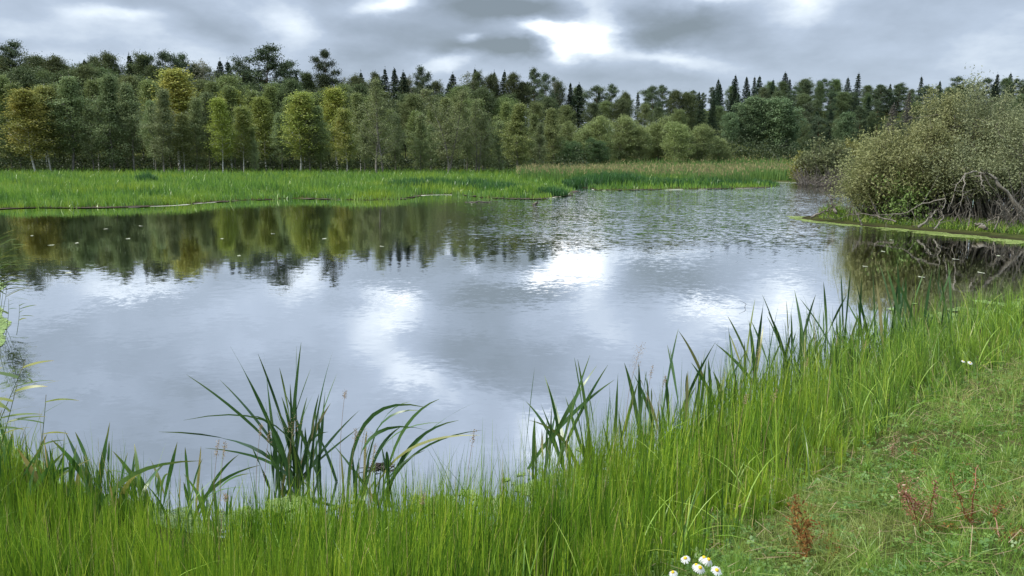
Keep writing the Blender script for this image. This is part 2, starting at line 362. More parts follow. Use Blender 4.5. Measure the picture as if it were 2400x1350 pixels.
# ripple strength: breeze patch in the right-hand middle, near mirror at far left
def gau(px, py, sx, sy): 
    c = P(px, py); return np.exp(-(((x-c[0])/sx)**2+((y-c[1])/sy)**2))
lr = sm(-.32, .18, x/np.maximum(y, 1) + .03*wob(x, y, .35))          # 0 left, 1 right as seen along the pond
rp = .018 + .014*sm(24, 14, y) + .44*sm(22, 30, y+1.5*wob(x, y, .5))*sm(-.17, .10, x/np.maximum(y, 1)+.03*wob(x, y, .4)) + .03*sm(.0, .3, x/np.maximum(y,1))*sm(12, 20, y)
rp *= 1+.35*wob(x, y, .22)
rp = np.where(y > 28, rp*(1-.9*sm(22, 16, -(x-y*.46)*-1+40)*0), rp)
shel = sm(.40, .47, x/np.maximum(y, 1))*sm(30, 25, y)                  # sheltered below the willow
rp = rp*(1-.75*shel)
tag(fan_mesh('water', x, y, 0*x, nr, na, M['water'], {'ripple': rp}), None, None, kind='structure')
print('terrain done')
# ------------------------------------------------------------------ tree kinds
def trunk_line(rng, H, bend=.03, n=10):
    t_ = np.linspace(0, 1, n); a, b = rng.normal(size=2)*bend*H; c = rng.random()*6
    return np.stack([a*(t_**1.5)+.012*H*np.sin(t_*5+c), b*(t_**1.5)+.012*H*np.cos(t_*6+c), t_*H], 1)
def at_line(pts, t_): 
    q = t_*(len(pts)-1); i = min(int(q), len(pts)-2); return pts[i]+(pts[i+1]-pts[i])*(q-i)
PROF = {'oval': lambda u: (math.sin(PI*min(.98, max(.04, u**.8))))**.55, 'cone': lambda u: (1.02-u)**.8*(.75+.25*min(1, u*5)),
        'top': lambda u: (math.sin(PI*min(.97, max(.05, .15+u*.85))))**.7, 'egg': lambda u: (.35+.65*math.sin(PI*min(1, u*1.25+.12)))*(1.04-u**2.2)*.98+.05, 'broad': lambda u: max(.12, 1-abs(u-.42)**2.2*3.0)}
def broadleaf(seed, H, Rr, base, prof, nl, ncl, per, leaf, sig=.42, up=.5, r0=None, twigs=True, tr_top=1., stems=1):
    rng = np.random.default_rng(seed); T = Geo(); C = Geo(); cents = []
    for s_ in range(stems):
        tl = trunk_line(rng, H*(1 if s_ == 0 else rng.uniform(.75, .97)), .03 if stems == 1 else .10)
        tl[:, :2] += rng.normal(size=2)*(.25 if stems > 1 else 0)
        r_ = r0 or H*.010; T.tube(tl, r_*(1.05-np.linspace(0, 1, 10)**.8)+.012, 6)
        for i in range(nl//stems):
            u = ((i+rng.random())/(nl//stems))**.85; t_ = base+(1-base)*u*tr_top; st = at_line(tl, min(t_*(1-.05*u), .985))
            ang = i*2.4+rng.random()*.8; rad = Rr*PROF[prof](u)*rng.uniform(.62, 1.12)
            dv = np.array([math.cos(ang), math.sin(ang), up*rng.uniform(.4, 1.5)])
            mid = st+dv*rad*.5*np.array([1, 1, .7]); en = st+dv*rad
            T.tube([st, mid, en], [max(.018, r_*.33*(1.1-u)), .02, .009], 4)
            for k in range(ncl):
                v = rng.uniform(.3, 1.08); pnt = (mid+(en-mid)*(v-.5)*2) if v > .5 else st+(mid-st)*v*2
                c = pnt+rng.normal(size=3)*[.16, .16, .11]*(.5+rad*.9)
                cents.append(c)
                if twigs: T.tube([pnt, c], [.012, .006], 3)
    cents = np.array(cents); N = len(cents)*per
    sg = np.repeat(rng.uniform(.6, 1.35, len(cents))*sig, per)[:, None]
    pts = np.repeat(cents, per, 0)+rng.normal(size=(N, 3))*sg*[1, 1, .62]
    cr = np.repeat(rng.random(len(cents)), per)*.45+rng.random(N)*.55
    C.leaves(pts, rng.uniform(.7, 1.3, N)*leaf, rng.uniform(.7, 1.2, N)*leaf*.6, rng, .3, cr)
    return T, C, H
def spruce(seed, H, Rr, base=.06, dens=1., dead=False, rag=.15):
    rng = np.random.default_rng(seed); T = Geo(); C = Geo(); tl = trunk_line(rng, H, .006)
    T.tube(tl, H*.011*(1.02-np.linspace(0, 1, 10))+.02, 6); P_ = []; Ls = []
    zz = base*H
    while zz < H*.985:
        u = (zz/H-base)/(1-base); rad = Rr*(1-u)**.72*rng.uniform(1-rag, 1+rag)+.12
        nb = int(6+4*(1-u))
        for b in range(nb):
            ang = b*2*PI/nb+rng.random()*.9; rr = rad*rng.uniform(.65, 1.12); dr = rng.uniform(.12, .38)*(1-u*.7)
            st = at_line(tl, zz/H); dv = np.array([math.cos(ang), math.sin(ang), 0])
            pts = [st, st+dv*rr*.5-[0, 0, dr*rr*.45], st+dv*rr-[0, 0, dr*rr*.6]]
            if dead or b % 3 == 0: T.tube(pts, [.03, .018, .006], 3)
            n = int((8+18*rr)*dens)
            s_ = rng.random(n)**.7; q = st+dv*rr*s_[:, None]; q[:, 2] -= dr*rr*(s_*1.1-.45*s_**2); lat = np.array([-dv[1], dv[0], 0])
            q = q+lat*(rng.normal(size=n)*.17*rr*(1.15-s_))[:, None]; q[:, 2] -= np.abs(rng.normal(size=n))*.16
            if dead:
                for k in range(4):
                    e0 = pts[1]+(pts[2]-pts[1])*rng.random(); T.tube([e0, e0+lat*rng.normal()*.5-[0, 0, .2*rng.random()]+dv*.3], [.01, .005], 3)
            P_.append(q)
        zz += H*rng.uniform(.024, .036)*(1-.4*u)
    # leader
    tip = at_line(tl, 1.); P_.append(tip+rng.normal(size=(12, 3))*[.07, .07, .45]-[0, 0, .3])
    q = np.concatenate(P_); n = len(q)
    C.leaves(q, rng.uniform(.13, .27, n), rng.uniform(.05, .11, n), rng, .4)
    return T, C, H
def pine(seed, H, Rr, base=.45, n=16, flat=1.):
    rng = np.random.default_rng(seed); T = Geo(); C = Geo(); tl = trunk_line(rng, H, .03)
    T.tube(tl, H*.013*(1.03-np.linspace(0, 1, 10)**.9)+.03, 7); cents = []
    for i in range(n):
        u = (i+.5*rng.random())/n; t_ = base+(1-base)*u*.97; st = at_line(tl, t_); ang = i*2.4+rng.random()
        rad = Rr*(.55+.5*math.sin(PI*min(1, u*.85+.12)))*rng.uniform(.6, 1.15)*(1 if u < .9 else .6)
        dv = np.array([math.cos(ang), math.sin(ang), rng.uniform(.1, .45)]); mid = st+dv*rad*.5-[0, 0, .1*rad]; en = st+dv*rad
        T.tube([st, mid, en], [.10*(1.1-u)+.02, .05*(1.2-u)+.015, .012], 4)
        for k in range(5):
            v = rng.uniform(.35, 1.05); c = st+(en-st)*v+rng.normal(size=3)*[.32, .32, .12]*rad*.4+[0, 0, .15]; cents.append(c); T.tube([st+(en-st)*v*.9, c], [.02, .008], 3)
    cents.append(at_line(tl, 1.)); cents = np.array(cents); per = 120; N = len(cents)*per
    pts = np.repeat(cents, per, 0)+rng.normal(size=(N, 3))*np.repeat(rng.uniform(.4, .8, len(cents)), per)[:, None]*[1, 1, .6*flat]
    C.leaves(pts, rng.uniform(.12, .24, N), rng.uniform(.05, .1, N), rng, .0, np.repeat(rng.random(len(cents)), per)*.4+rng.random(N)*.6)
    return T, C, H

KINDS = {}
def kind(key, name, cat, lst, tm, cm):
    KINDS[key] = dict(name=name, cat=cat, tm=tm, protos=[])
    for T, C, H in lst:
        KINDS[key]['protos'].append((T.mesh('trunk', M[tm], True) if T else None, C.mesh('crown', M[cm]) if C else None, H))
S = lambda n, k, f: [f(k*100+i) for i in range(n)]
kind('alder', 'alder_tree', 'tree', S(7, 1, lambda s: broadleaf(s, 13, 2.15, (.09, .2, .13)[s % 3], 'egg', 66, 6, 48, .095, .32, 1.0)), 'bark_grey', 'leaves')
kind('tallalder', 'alder_tree', 'tree', S(3, 2, lambda s: broadleaf(s, 15, 2.9, .12, 'egg', 60, 6, 30, .09, .36, 1.1, stems=2)), 'bark_grey', 'leaves')
kind('birch', 'birch_tree', 'tree', S(4, 3, lambda s: broadleaf(s, 13, 2.0, .2, 'cone', 52, 6, 42, .095, .36, .8, r0=.075)), 'bark_birch', 'leaves')
kind('bush', 'alder_shrub', 'shrub', S(4, 4, lambda s: broadleaf(s, 10, 3.4, .04, 'broad', 72, 6, 52, .10, .42, .45, stems=3)), 'bark_grey', 'leaves')
kind('broad', 'broadleaf_tree', 'tree', S(4, 5, lambda s: broadleaf(s, 20, 4.8, .2, 'broad', 76, 6, 48, .15, .60, .6)), 'bark_dark', 'leaves')
kind('sparse', 'sparse_tree', 'tree', S(2, 6, lambda s: broadleaf(s, 19, 3.0, .3, 'top', 40, 4, 9, .14, .45, .9)), 'bark_grey', 'leaves')
kind('spruce', 'spruce_tree', 'tree', S(4, 7, lambda s: spruce(s, 20, 4.3, dens=1.25)), 'bark_dark', 'needles')
kind('slim', 'spruce_tree', 'tree', S(3, 8, lambda s: spruce(s, 20, 3.5, .1, 1.1, rag=.3)), 'bark_dark', 'needles')
kind('pine', 'pine_tree', 'tree', S(4, 9, lambda s: pine(s, 20, 4.0, .38, 19)), 'bark_pine', 'needles')
kind('poplar', 'poplar_tree', 'tree', S(2, 10, lambda s: broadleaf(s, 20, 5.2, .16, 'broad', 70, 7, 26, .24, .62, .6)), 'bark_dark', 'leaves')
T, C, H = spruce(1100, 20, 3.0, .15, .55, True, .3); kind('deadspruce', 'dead_spruce', 'dead tree', [(T, C, H)], 'wood_dead', 'needles')
print('kinds done')

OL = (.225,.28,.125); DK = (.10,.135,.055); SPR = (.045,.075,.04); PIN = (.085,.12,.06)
def var(c, k, rng): 
    f = rng.uniform(1-k*.3, 1+k*.3, 3)*rng.uniform(1-k, 1+k); return tuple(np.array(c)*f)
prng = np.random.default_rng(5)
TREES = []                                                           # (look, kind, px, top py, D, colour, autumn, width, row, label)
def tree(key, px, top, D, col, aut=0., wid=1., look=None, row=None, label=None, lean=0.):
    TREES.append(dict(key=key, px=px, top=top, D=D, col=col, aut=aut, wid=wid, look=look, row=row, label=label, lean=lean))
# --- front row of the left wood
fr = [(-150,215),(-95,200),(-40,235),(150,172,1.25),(205,245,.9),(245,168,1.1),(300,190),(352,232,.9),(372,205),(448,225),(478,212),(556,262),(592,300,.7),(655,262),(722,268,.9),(748,246),(812,262,.9),
      (850,280,.8),(925,262,.9),(985,262,1.1),(1010,290,.9),(1092,250,1.1),(1135,280,.9),(1168,282,1),(1265,285,.9)]
for q in fr:
    tree('alder', q[0], q[1], prng.uniform(108, 118), var(OL, .14, prng), prng.uniform(0, .14), (q[2] if len(q) > 2 else 1), 'olive alder', 'in the front row')
tree('birch', 62, 205, 111, (.27,.29,.08), .4, 1.9, label='orange-yellow birch with white trunk at the left end of the wood')
tree('birch', 98, 196, 114, (.21,.23,.07), .25, 1.5, label='pale olive birch just right of the orange-yellow birch')
tree('birch', 410, 158, 124, (.31,.34,.09), .38, 1.9, label='golden-topped birch rising above the olive alders, left part of the wood')
tree('birch', 421, 262, 110, (.20,.23,.08), .1, 1.2, label='olive birch with white leaning trunk below the golden-topped birch')
tree('birch', 514, 224, 109, (.33,.40,.08), .12, 1.25, label='slim lime-green birch with a thin curved white trunk')
tree('birch', 535, 205, 126, (.26,.30,.07), .3, 1.7, label='yellow-green birch behind the slim lime-green birch')
tree('birch', 566, 246, 112, (.23,.27,.08), .2, 1.5, label='soft green birch just right of the slim lime-green birch')
tree('birch', 618, 222, 122, (.28,.33,.08), .2, 1.5, label='light green birch under the lone flat-topped pine')
tree('birch', 692, 210, 113, (.30,.36,.09), .26, 1.9, label='broad yellow-green birch with orange leaves, left of the ragged pine')
tree('birch', 782, 200, 120, (.31,.36,.075), .3, 1.6, label='bright yellow-green birch just right of the ragged pine')
tree('birch', 806, 250, 111, (.26,.30,.08), .3, 1.4, label='yellowish birch with white stem ahead of the bright yellow-green birch')
tree('tallalder', 884, 180, 108, (.23,.265,.12), .08, 1.25, label='tall thin grey-olive alder with two pale bare stems')
tree('tallalder', 1046, 198, 107, (.22,.25,.115), .06, 1.35, label='tall twiggy grey-olive alder near the middle of the wood')
tree('tallalder', 1118, 232, 109, (.22,.265,.115), .06, 1.2, label='twiggy alder with a crooked pale stem beside the reeds')
tree('alder', 1212, 238, 100, (.25,.29,.10), .12, 1.35, label='round crowned olive alder standing forward of the wood in the reeds')
for px, top, wd in [(1320,285,1.1),(1372,288,1),(1412,270,1.1),(1452,268,1.1),(1500,284,1.05),(1545,274,1.2),(1592,282,1.1),(1640,290,1.25),(1684,318,1.1),(1706,345,.8)]:
    tree('bush', px, top, prng.uniform(146, 154), var((.25,.30,.115), .08, prng), .0, wd*.95, 'rounded olive alder bush', 'behind the tan reeds')
for px, top in [(1318,322),(1346,330),(1402,322)]:
    tree('bush', px, top, 140, var((.10,.17,.065), .08, prng), 0, 1.1, 'low dark green shrub', 'behind the tan reeds')
# --- second and third rows
for i, px in enumerate(range(-170, 1320, 42)):
    tp = np.interp(px, [-170,0,250,700,900,1300], [190,190,185,215,235,250])+prng.uniform(-18, 18)
    tree('alder' if i % 3 else 'birch', px+prng.uniform(-12, 12), tp, prng.uniform(124, 134), var((.21,.26,.095), .15, prng), prng.uniform(0, .18), prng.uniform(1, 1.3), 'olive alder' if i % 3 else 'slender birch', 'in the second row')
for i, px in enumerate(range(-160, 1640, 44)):
    tp = np.interp(px, [-160,0,250,700,1000,1300,1640], [155,160,165,195,205,228,250])+prng.uniform(-14, 16)
    tree('broad', px+prng.uniform(-14, 14), tp, prng.uniform(142, 156) if px < 1250 else prng.uniform(160,172), var(DK if i % 2 else (.16,.20,.075), .15, prng), prng.uniform(0, .1), prng.uniform(.8, 1.1), 'dark leafy tree', 'in the third row')
# --- skyline
SKY = [('broad',-110,120),('broad',-50,118),('broad',-12,132),('pine',32,103,1.0),('broad',82,128),('broad',132,128,.8),('broad',176,158,.5),('broad',246,122,.75),('spruce',200,140,.9),('broad',216,128,.5),('spruce',303,125,.8),
 ('broad',328,124,.75),('slim',342,128,.7),('broad',362,150,.7),('pine',390,124,.8),('pine',428,132,.8),('broad',455,146,.6),('spruce',512,138,.9),('slim',532,140,1),('pine',556,146,.9),('slim',581,152,.8),
 ('pine',672,148,1.),('slim',694,168,.9),('broad',718,168,.7),('broad',832,175,.7),('spruce',848,166,.8),('broad',878,168,.6),('spruce',902,160,.9),('spruce',921,160,.9),('spruce',943,165,.9),('sparse',957,172,.6),
 ('pine',990,160,.7),('broad',1022,188,.7),('spruce',1058,170,1.1),('broad',1122,165,.6),('spruce',1112,160,.8),('broad',1152,172,.7),('spruce',1160,166,.8),('spruce',1182,164,.8),('broad',1200,170,.7),('broad',1225,190,.7),
 ('pine',1250,166,.8),('pine',1277,176,.7),('broad',1310,190,.7),('spruce',1336,194,.8),('spruce',1356,194,1.25),('pine',1400,204,1.1),('pine',1432,200,.8),('broad',1466,214,.6),('slim',1495,214,.8),
 ('pine',1528,204,.9),('pine',1552,202,.8),('broad',1585,210,.8),('broad',1615,214,.8),('spruce',1640,214,.9)]
LOOK = {'broad':'dark olive leafy tree','pine':'pine','spruce':'dark pointed spruce','slim':'slim pointed spruce','sparse':'thin-leaved tree'}
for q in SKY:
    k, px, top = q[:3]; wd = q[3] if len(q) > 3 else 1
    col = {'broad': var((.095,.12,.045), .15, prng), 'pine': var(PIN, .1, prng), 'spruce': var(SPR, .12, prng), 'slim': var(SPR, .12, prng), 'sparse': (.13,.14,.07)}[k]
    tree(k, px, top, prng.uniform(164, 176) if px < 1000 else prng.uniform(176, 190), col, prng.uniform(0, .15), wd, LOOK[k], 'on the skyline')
tree('pine', 628, 112, 166, var(PIN, .05, prng), 0, 1.15, label='lone flat-topped pine, tallest above the left wood')
tree('pine', 760, 120, 168, (.055,.075,.034), 0, .75, label='tall ragged-topped pine with a thick leafy lower crown')
tree('broad', 762, 172, 166, (.05,.066,.028), 0, .75, label='dark leafy tree wrapped round the ragged-topped pine')
tree('sparse', 476, 136, 170, (.25,.25,.17), .1, .9, label='pale half-bare tree on the skyline right of the golden-topped birch')
tree('sparse', 802, 178, 172, (.17,.18,.11), .1, .8, label='thin half-bare tree on the skyline right of the ragged pine')
tree('sparse', 1092, 166, 172, (.12,.14,.07), .05, 1.1, label='airy leafy tree on the skyline left of the middle spruces')
tree('sparse', 1303, 178, 178, (.13,.14,.08), .05, 1.0, label='airy twiggy tree on the skyline right of the twin pines')
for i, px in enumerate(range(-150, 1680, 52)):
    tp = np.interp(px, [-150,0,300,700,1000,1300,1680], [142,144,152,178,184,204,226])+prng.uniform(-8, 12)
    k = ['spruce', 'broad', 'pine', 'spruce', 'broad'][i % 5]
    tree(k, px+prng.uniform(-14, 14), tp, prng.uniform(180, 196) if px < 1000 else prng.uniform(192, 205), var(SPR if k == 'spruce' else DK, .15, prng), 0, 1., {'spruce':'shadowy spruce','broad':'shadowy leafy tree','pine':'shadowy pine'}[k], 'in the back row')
# --- the hill forest on the right
def htop(px): return np.interp(px, [1620,1660,1750,1850,1950,2050,2110,2200,2300,2500,2700], [212,196,186,182,186,192,196,186,184,172,175])
for r_, (D, dy, st) in enumerate([(352,0,19),(326,14,28),(300,38,30),(276,66,33),(254,98,37)]):
    for i, px in enumerate(np.arange(1630+r_*9, 2640, st)):
        k = ['slim','spruce','pine','broad','spruce','pine','broad','broad'][int(prng.integers(0, 8))] if r_ < 4 else ['spruce','broad','slim','pine'][int(prng.integers(0, 4))]
        tp = htop(px)+dy+prng.uniform(-12, 14)
        if r_ == 0: tp += prng.uniform(-6, 6)+(8 if k in ('broad', 'pine') else -4)
        base = {'broad': (.12,.165,.07), 'pine': (.08,.115,.06)}.get(k, (.045,.075,.045))
        tree(k, px+prng.uniform(-8, 8), tp, D+prng.uniform(-9, 9), var(base, .2, prng), prng.uniform(0, .1), {'broad': .85, 'pine': .9}.get(k, 1.)*prng.uniform(.85, 1.2),
             {'broad':'leafy tree','pine':'dark pine','spruce':'dark spruce','slim':'slim spruce'}[k], ['on the hill crest','just below the hill crest','in mid hill forest','low in the hill forest','at the hill forest edge'][r_])
for px, top, wd, lb in [(1770,225,1.15,'tallest of the grey-green poplars in the clump right of the alder bushes'),(1830,228,1.2,'broad grey-green poplar on the right of the poplar clump'),
      (1712,262,.85,'smaller grey-green poplar on the left of the poplar clump'),(1742,256,.8,'grey-green poplar second from the left in the clump'),(1858,290,.7,'low grey-green tree at the right foot of the poplar clump'),(1985,262,.8,'grey-green leafy tree left of the grey dead spruce')]:
    tree('poplar', px, top, prng.uniform(236, 242), var((.15,.215,.105), .08, prng), 0, wd, label=lb)
tree('deadspruce', 2133, 213, 262, (.15,.145,.13), 0, .9, label='grey dead spruce standing tall in the dark hill forest')
tree('deadspruce', 2096, 243, 256, (.15,.14,.125), 0, 1.3, label='bare grey dead spruce with drooping branches, left of the taller one')
tree('spruce', 1843, 326, 232, (.045,.062,.045), 0, 1.4, label='small grey-green spruce at the marsh edge below the poplars')
ZL = [(-999,120,'by the orange-yellow birch'),(120,345,'left of the golden-topped birch'),(345,480,'beside the golden-topped birch'),(480,575,'near the lime-green birch'),(575,690,'near the flat-topped pine'),
 (690,830,'near the ragged-topped pine'),(830,960,'near the thin two-stemmed alder'),(960,1150,'near the tall twiggy alder'),(1150,1300,'near the round crowned alder'),(1300,1445,'above the dark shrubs'),(1445,9999,"at the wood's low end")]
ZR = [(0,1700,'at its left end'),(1700,1800,'above the left poplars'),(1800,1890,'above the right poplars'),(1890,2020,'right of the poplars'),(2020,2110,'left of the dead spruce'),(2110,2200,'beside the dead spruce'),(2200,2300,"over the willow's left half"),(2300,9999,"over the willow's right half")]
ORD = ['first','second','third','fourth','fifth','sixth','seventh','eighth','ninth','tenth','eleventh','twelfth','thirteenth']
bins = {}
for T_ in sorted(TREES, key=lambda q: q['px']):
    if T_['label']: continue
    hill = 'hill' in T_['row']
    zone = next(zz for a, b, zz in (ZR if hill else ZL) if a <= T_['px'] < b)
    bins.setdefault((T_['look'], T_['row'], zone), []).append(T_)
for (lk, row, zone), lst in bins.items():
    for i, T_ in enumerate(lst):
        T_['label'] = f"{lk} {row} {zone}" + (f", {ORD[i]} from left" if len(lst) > 1 else '')
        T_['group'] = f"{lk}s {row}"
for i, T_ in enumerate(TREES):
    K = KINDS[T_['key']]; tm_, cm_, H0 = K['protos'][i % len(K['protos'])] if T_['label'].find('lone flat') < 0 else K['protos'][1]
    top = PD(T_['px'], T_['top'], T_['D']); b = gzs(top[0], top[1])-.1; s_ = (top[2]-b)/H0*1.0
    o = thing(K['name'], T_['label'], K['cat'], (top[0], top[1], b), T_.get('group'))
    wd = s_*T_['wid']; rz = prng.random()*6.28
    o.scale = (wd, wd, s_); o.rotation_euler = (0, 0, rz)
    for nm, me in (('trunk', tm_), ('crown', cm_)):
        if me is None: continue
        c = link(nm, me, o); c.color = (*T_['col'], T_['aut'])
print('trees', len(TREES))

# ------------------------------------------------------------------ undergrowth below the wood
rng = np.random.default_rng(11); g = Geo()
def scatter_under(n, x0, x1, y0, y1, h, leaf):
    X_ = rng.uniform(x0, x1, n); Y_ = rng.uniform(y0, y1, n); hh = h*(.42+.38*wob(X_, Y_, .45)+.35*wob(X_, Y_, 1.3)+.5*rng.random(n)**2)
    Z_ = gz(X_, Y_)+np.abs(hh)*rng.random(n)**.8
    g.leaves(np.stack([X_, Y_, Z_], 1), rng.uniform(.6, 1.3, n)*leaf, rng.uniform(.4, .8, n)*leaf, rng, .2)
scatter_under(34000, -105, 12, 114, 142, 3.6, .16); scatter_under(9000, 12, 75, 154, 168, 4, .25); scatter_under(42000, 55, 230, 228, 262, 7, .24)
o = tag(g.build('undergrowth', M['leaves']), 'undergrowth with shade in its dark colour, between the trunks below the trees', 'undergrowth', kind='stuff'); o.color = (.05,.07,.028,0)  # dark leaf colour stands for shade inside the wood; also hides skyline light
# ------------------------------------------------------------------ marsh grass and reeds on the far side
def far_points(n, y0, y1, rat0, rat1, rng):
    u = rng.random(n); y_ = 1/(1/y0+(1/y1-1/y0)*u)            # thinner further away
    x_ = y_*rng.uniform(rat0, rat1, n); return x_, y_
rng = np.random.default_rng(21)
x_, y_ = far_points(150000, 38, 132, -.95, .62, rng); d_ = sdf(x_, y_)
k = (d_ > .05+.7*wob(x_, y_, .7)+.35*wob(x_, y_, 2.3)); x_, y_, d_ = x_[k], y_[k], d_[k]
reedzone = sm(70, 84, y_+4*wob(x_, y_, .2))*sm(.01, .06, x_/y_)
k = rng.random(len(x_)) > reedzone*.9; x_, y_, d_ = x_[k], y_[k], d_[k]
hh = (.42+.42*sm(0, 7, d_)+.16*wob(x_, y_, .35)+.10*wob(x_, y_, 1.1))*rng.uniform(.55, 1.25, len(x_))
g = Geo(); g.blades(np.stack([x_, y_, gz(x_, y_)-.03], 1), hh, .016+.0011*y_*rng.uniform(.5, 1.2, len(x_)), rng, .28, 2, r=np.clip(.45+.3*wob(x_, y_, .5)+.25*wob(x_, y_, 1.7, 2)+rng.normal(0, .16, len(x_)), 0, 1))
tag(g.build('marsh_grass', M['marsh']), 'bright green marsh grass along the far shore of the pond', 'marsh grass', kind='stuff')
x_, y_ = far_points(60000, 72, 150, .005, .60, rng); d_ = sdf(x_, y_)
k = (d_ > 2.5) & (y_ > 76+5*wob(x_, y_, .15)-8*sm(.2,.3,x_/y_)); x_, y_ = x_[k], y_[k]; n = len(x_)
hh = (1.38+.25*wob(x_, y_, .2))*rng.uniform(.6, 1.12, n); B = np.stack([x_, y_, gz(x_, y_)-.03], 1)
g = Geo(); g.blades(B, hh, .02+.0008*y_*rng.uniform(.5, 1.2, n), rng, .12, 2)
tag(g.build('reed_bed', M['reeds']), 'tall green reed bed at the far end of the pond', 'reeds', kind='stuff')
k = rng.random(n) < .2; Bt = B[k]+np.stack([0*hh[k], 0*hh[k], hh[k]*.92], 1)
g = Geo(); g.blades(Bt, rng.uniform(.2, .38, k.sum()), .06+.0006*Bt[:, 1], rng, .6, 2)
tag(g.build('reed_plumes', M['plume']), 'tan seed plumes on top of the far reed bed', 'reed plumes', kind='stuff')
# darker sedge and cattail clumps that stand out of the marsh
CL = [(345,440,4.2,1.5,.9,'small dark clump of cattails in the left marsh grass'),(400,462,2.2,.55,1.6,'low dark sedge clump near the left shore'),(465,462,2.2,.6,1.7,'dark sedge tuft on the shore under the lime-green birch'),
 (965,447,2.,1.15,2.3,'large dark sedge clump left of the little muddy bay'),(1015,444,2,1.1,2.2,'dark sedge clump above the muddy bay'),(1115,448,2,1.1,2.,'dark sedge clump right of the muddy bay'),(1180,452,2,.9,2.4,'green sedge clump in front of the round crowned alder'),
 (1240,458,2,.8,1.8,'pale sedge clump on the low spit of marsh'),(1295,459,2,.75,1.1,'small sedge tuft at the tip of the marsh spit'),(1345,438,1,1.0,1.1,'small green tuft between the two tiny pools'),(1410,438,1,1.5,2.6,'blue-green cattail clump right of the tiny pools'),
 (1455,438,1,1.6,2.3,'dense dark cattail clump at the corner of the reed bed'),(1530,438,1,1.,3.,'low green sedge bank at the foot of the reeds'),(1650,436,1,.9,4,'long green sedge bank below the reed bed'),(1750,434,1,.7,3,'green sedge bank at the right end of the reed bed')]
for px, py, _, h_, rad, lb in CL:
    c = P(px, py); n = int(500+260*rad); a = rng.random(n)*2*PI; q = np.sqrt(rng.random(n))*rad
    bx, by = c[0]+np.cos(a)*q, c[1]+np.sin(a)*q*.8
    g = Geo(); g.blades(np.stack([np.cos(a)*q, np.sin(a)*q*.8, np.maximum(gz(bx, by), -.05)], 1), h_*rng.uniform(.5, 1.15, n)*(1-.35*q/rad), .07, rng, .25, 3)
    o = tag(g.build('sedge_clump', M['sedge_dark'] if 'pale' not in lb else M['marsh']), lb, 'sedge clump', 'dark sedge clumps on the far shore'); o.location = (c[0], c[1], 0)
x_, y_ = far_points(90000, 37, 80, -.9, .5, rng); d_ = sdf(x_, y_); tn = wob(x_, y_, 1.5, 1)+.5*wob(x_, y_, 4.3)
k = (d_ > -.7) & (d_ < 1.2) & (tn > .42+.5*np.abs(d_-.2)); x_, y_, tn = x_[k], y_[k], tn[k]; n = len(x_); g = Geo()
g.blades(np.stack([x_, y_, np.maximum(gz(x_, y_), 0)-.03], 1), (.25+.35*(tn-.4))*rng.uniform(.6, 1.3, n), .05, rng, .45, 2)
tag(g.build('shore_tufts', M['marsh']), 'ragged low tufts growing into the water along the far shore', 'grass', kind='stuff')
# mud and scum along the far water line
def strip(line, w0, w1, z, name, m, lab, cat, kind_, seed, gap=0.):
    rr = np.random.default_rng(seed); pts = []
    for a, b in zip(line[:-1], line[1:]):
        n = max(2, int(np.linalg.norm(b-a)/.35)); pts += [a+(b-a)*i/n for i in range(n)]
    pts = np.array(pts); T_ = np.gradient(pts, axis=0); T_ /= np.linalg.norm(T_, axis=1)[:, None]+1e-9; N_ = np.stack([-T_[:, 1], T_[:, 0]], 1)
    k = len(pts); i_ = np.arange(k); nz = np.convolve(rr.normal(size=k+8), np.ones(5)/5, 'same')[4:-4]
    inn = pts-N_*(w0*(1+nz))[:, None]; out = pts+N_*(w1*(1+np.roll(nz, 7)))[:, None]
    V = np.concatenate([np.c_[inn, np.full(k, z)], np.c_[out, np.full(k, z+.012)]]); i = np.arange(k-1)
    if gap: i = i[(np.convolve(rr.normal(size=k+14), np.ones(9)/3, 'same')[7:-8] > gap)[:k-1]]
    g = Geo(); g.add(V, np.stack([i, i+1, k+i+1, k+i], -1), rr.random(2*k)); return tag(g.build(name, m), lab, cat, kind=kind_)
FL = FARL[1:]
strip(FL, .30, .95, .03, 'mud', M['mud'], None, None, 'structure', 1, -.35)
strip(FL[:34], .35, -.12, .008, 'scum_line', M['scum'], 'pale broken scum line along the far shore', 'scum', 'stuff', 2, .25)

# ------------------------------------------------------------------ floating duckweed
def weed(name, pts_fn, cell, m, lab, seed, box):
    rr = np.random.default_rng(seed); x0, x1, y0, y1 = box
    gx, gy = np.meshgrid(np.arange(x0, x1, cell), np.arange(y0, y1, cell)); gx = gx.ravel()+rr.uniform(-.3, .3, gx.size)*cell; gy = gy.ravel()+rr.uniform(-.3, .3, gy.size)*cell
    k = pts_fn(gx, gy, rr); gx, gy = gx[k], gy[k]; n = len(gx); a = rr.random(n)*6.28; s_ = cell*rr.uniform(.45, 1.0, n)
    o4 = np.stack([np.stack([gx+np.cos(a+q)*s_, gy+np.sin(a+q)*s_, .005+.004*rr.random(n)], 1) for q in (0, PI/2, PI, 3*PI/2)], 1)
    rv = np.clip(.5+.35*wob(gx, gy, 2.)+rr.normal(0, .14, n), 0, 1)
    g = Geo(); g.add(o4, np.arange(n*4).reshape(n, 4), np.repeat(rv, 4)); return tag(g.build(name, m), lab, 'duckweed', kind='stuff')
def near_w(xx, yy, rr):
    d0 = -sdn(xx, yy); wd = (.62+.3*wob(xx, yy, .9)+.3*np.exp(-((xx+1.4)/1.2)**2))*(.1+.9*sm(-3.4, -2.2, xx))*(1-.75*sm(.6, 1.6, xx))
    return (d0 > -.3) & (d0 < wd+rr.normal(0, .10, len(xx))) & (wob(xx, yy, 5.1)*.5+wob(xx, yy, 11., 2)*.5 > -.3+1.1*np.clip(d0/wd, 0, 1)**2)
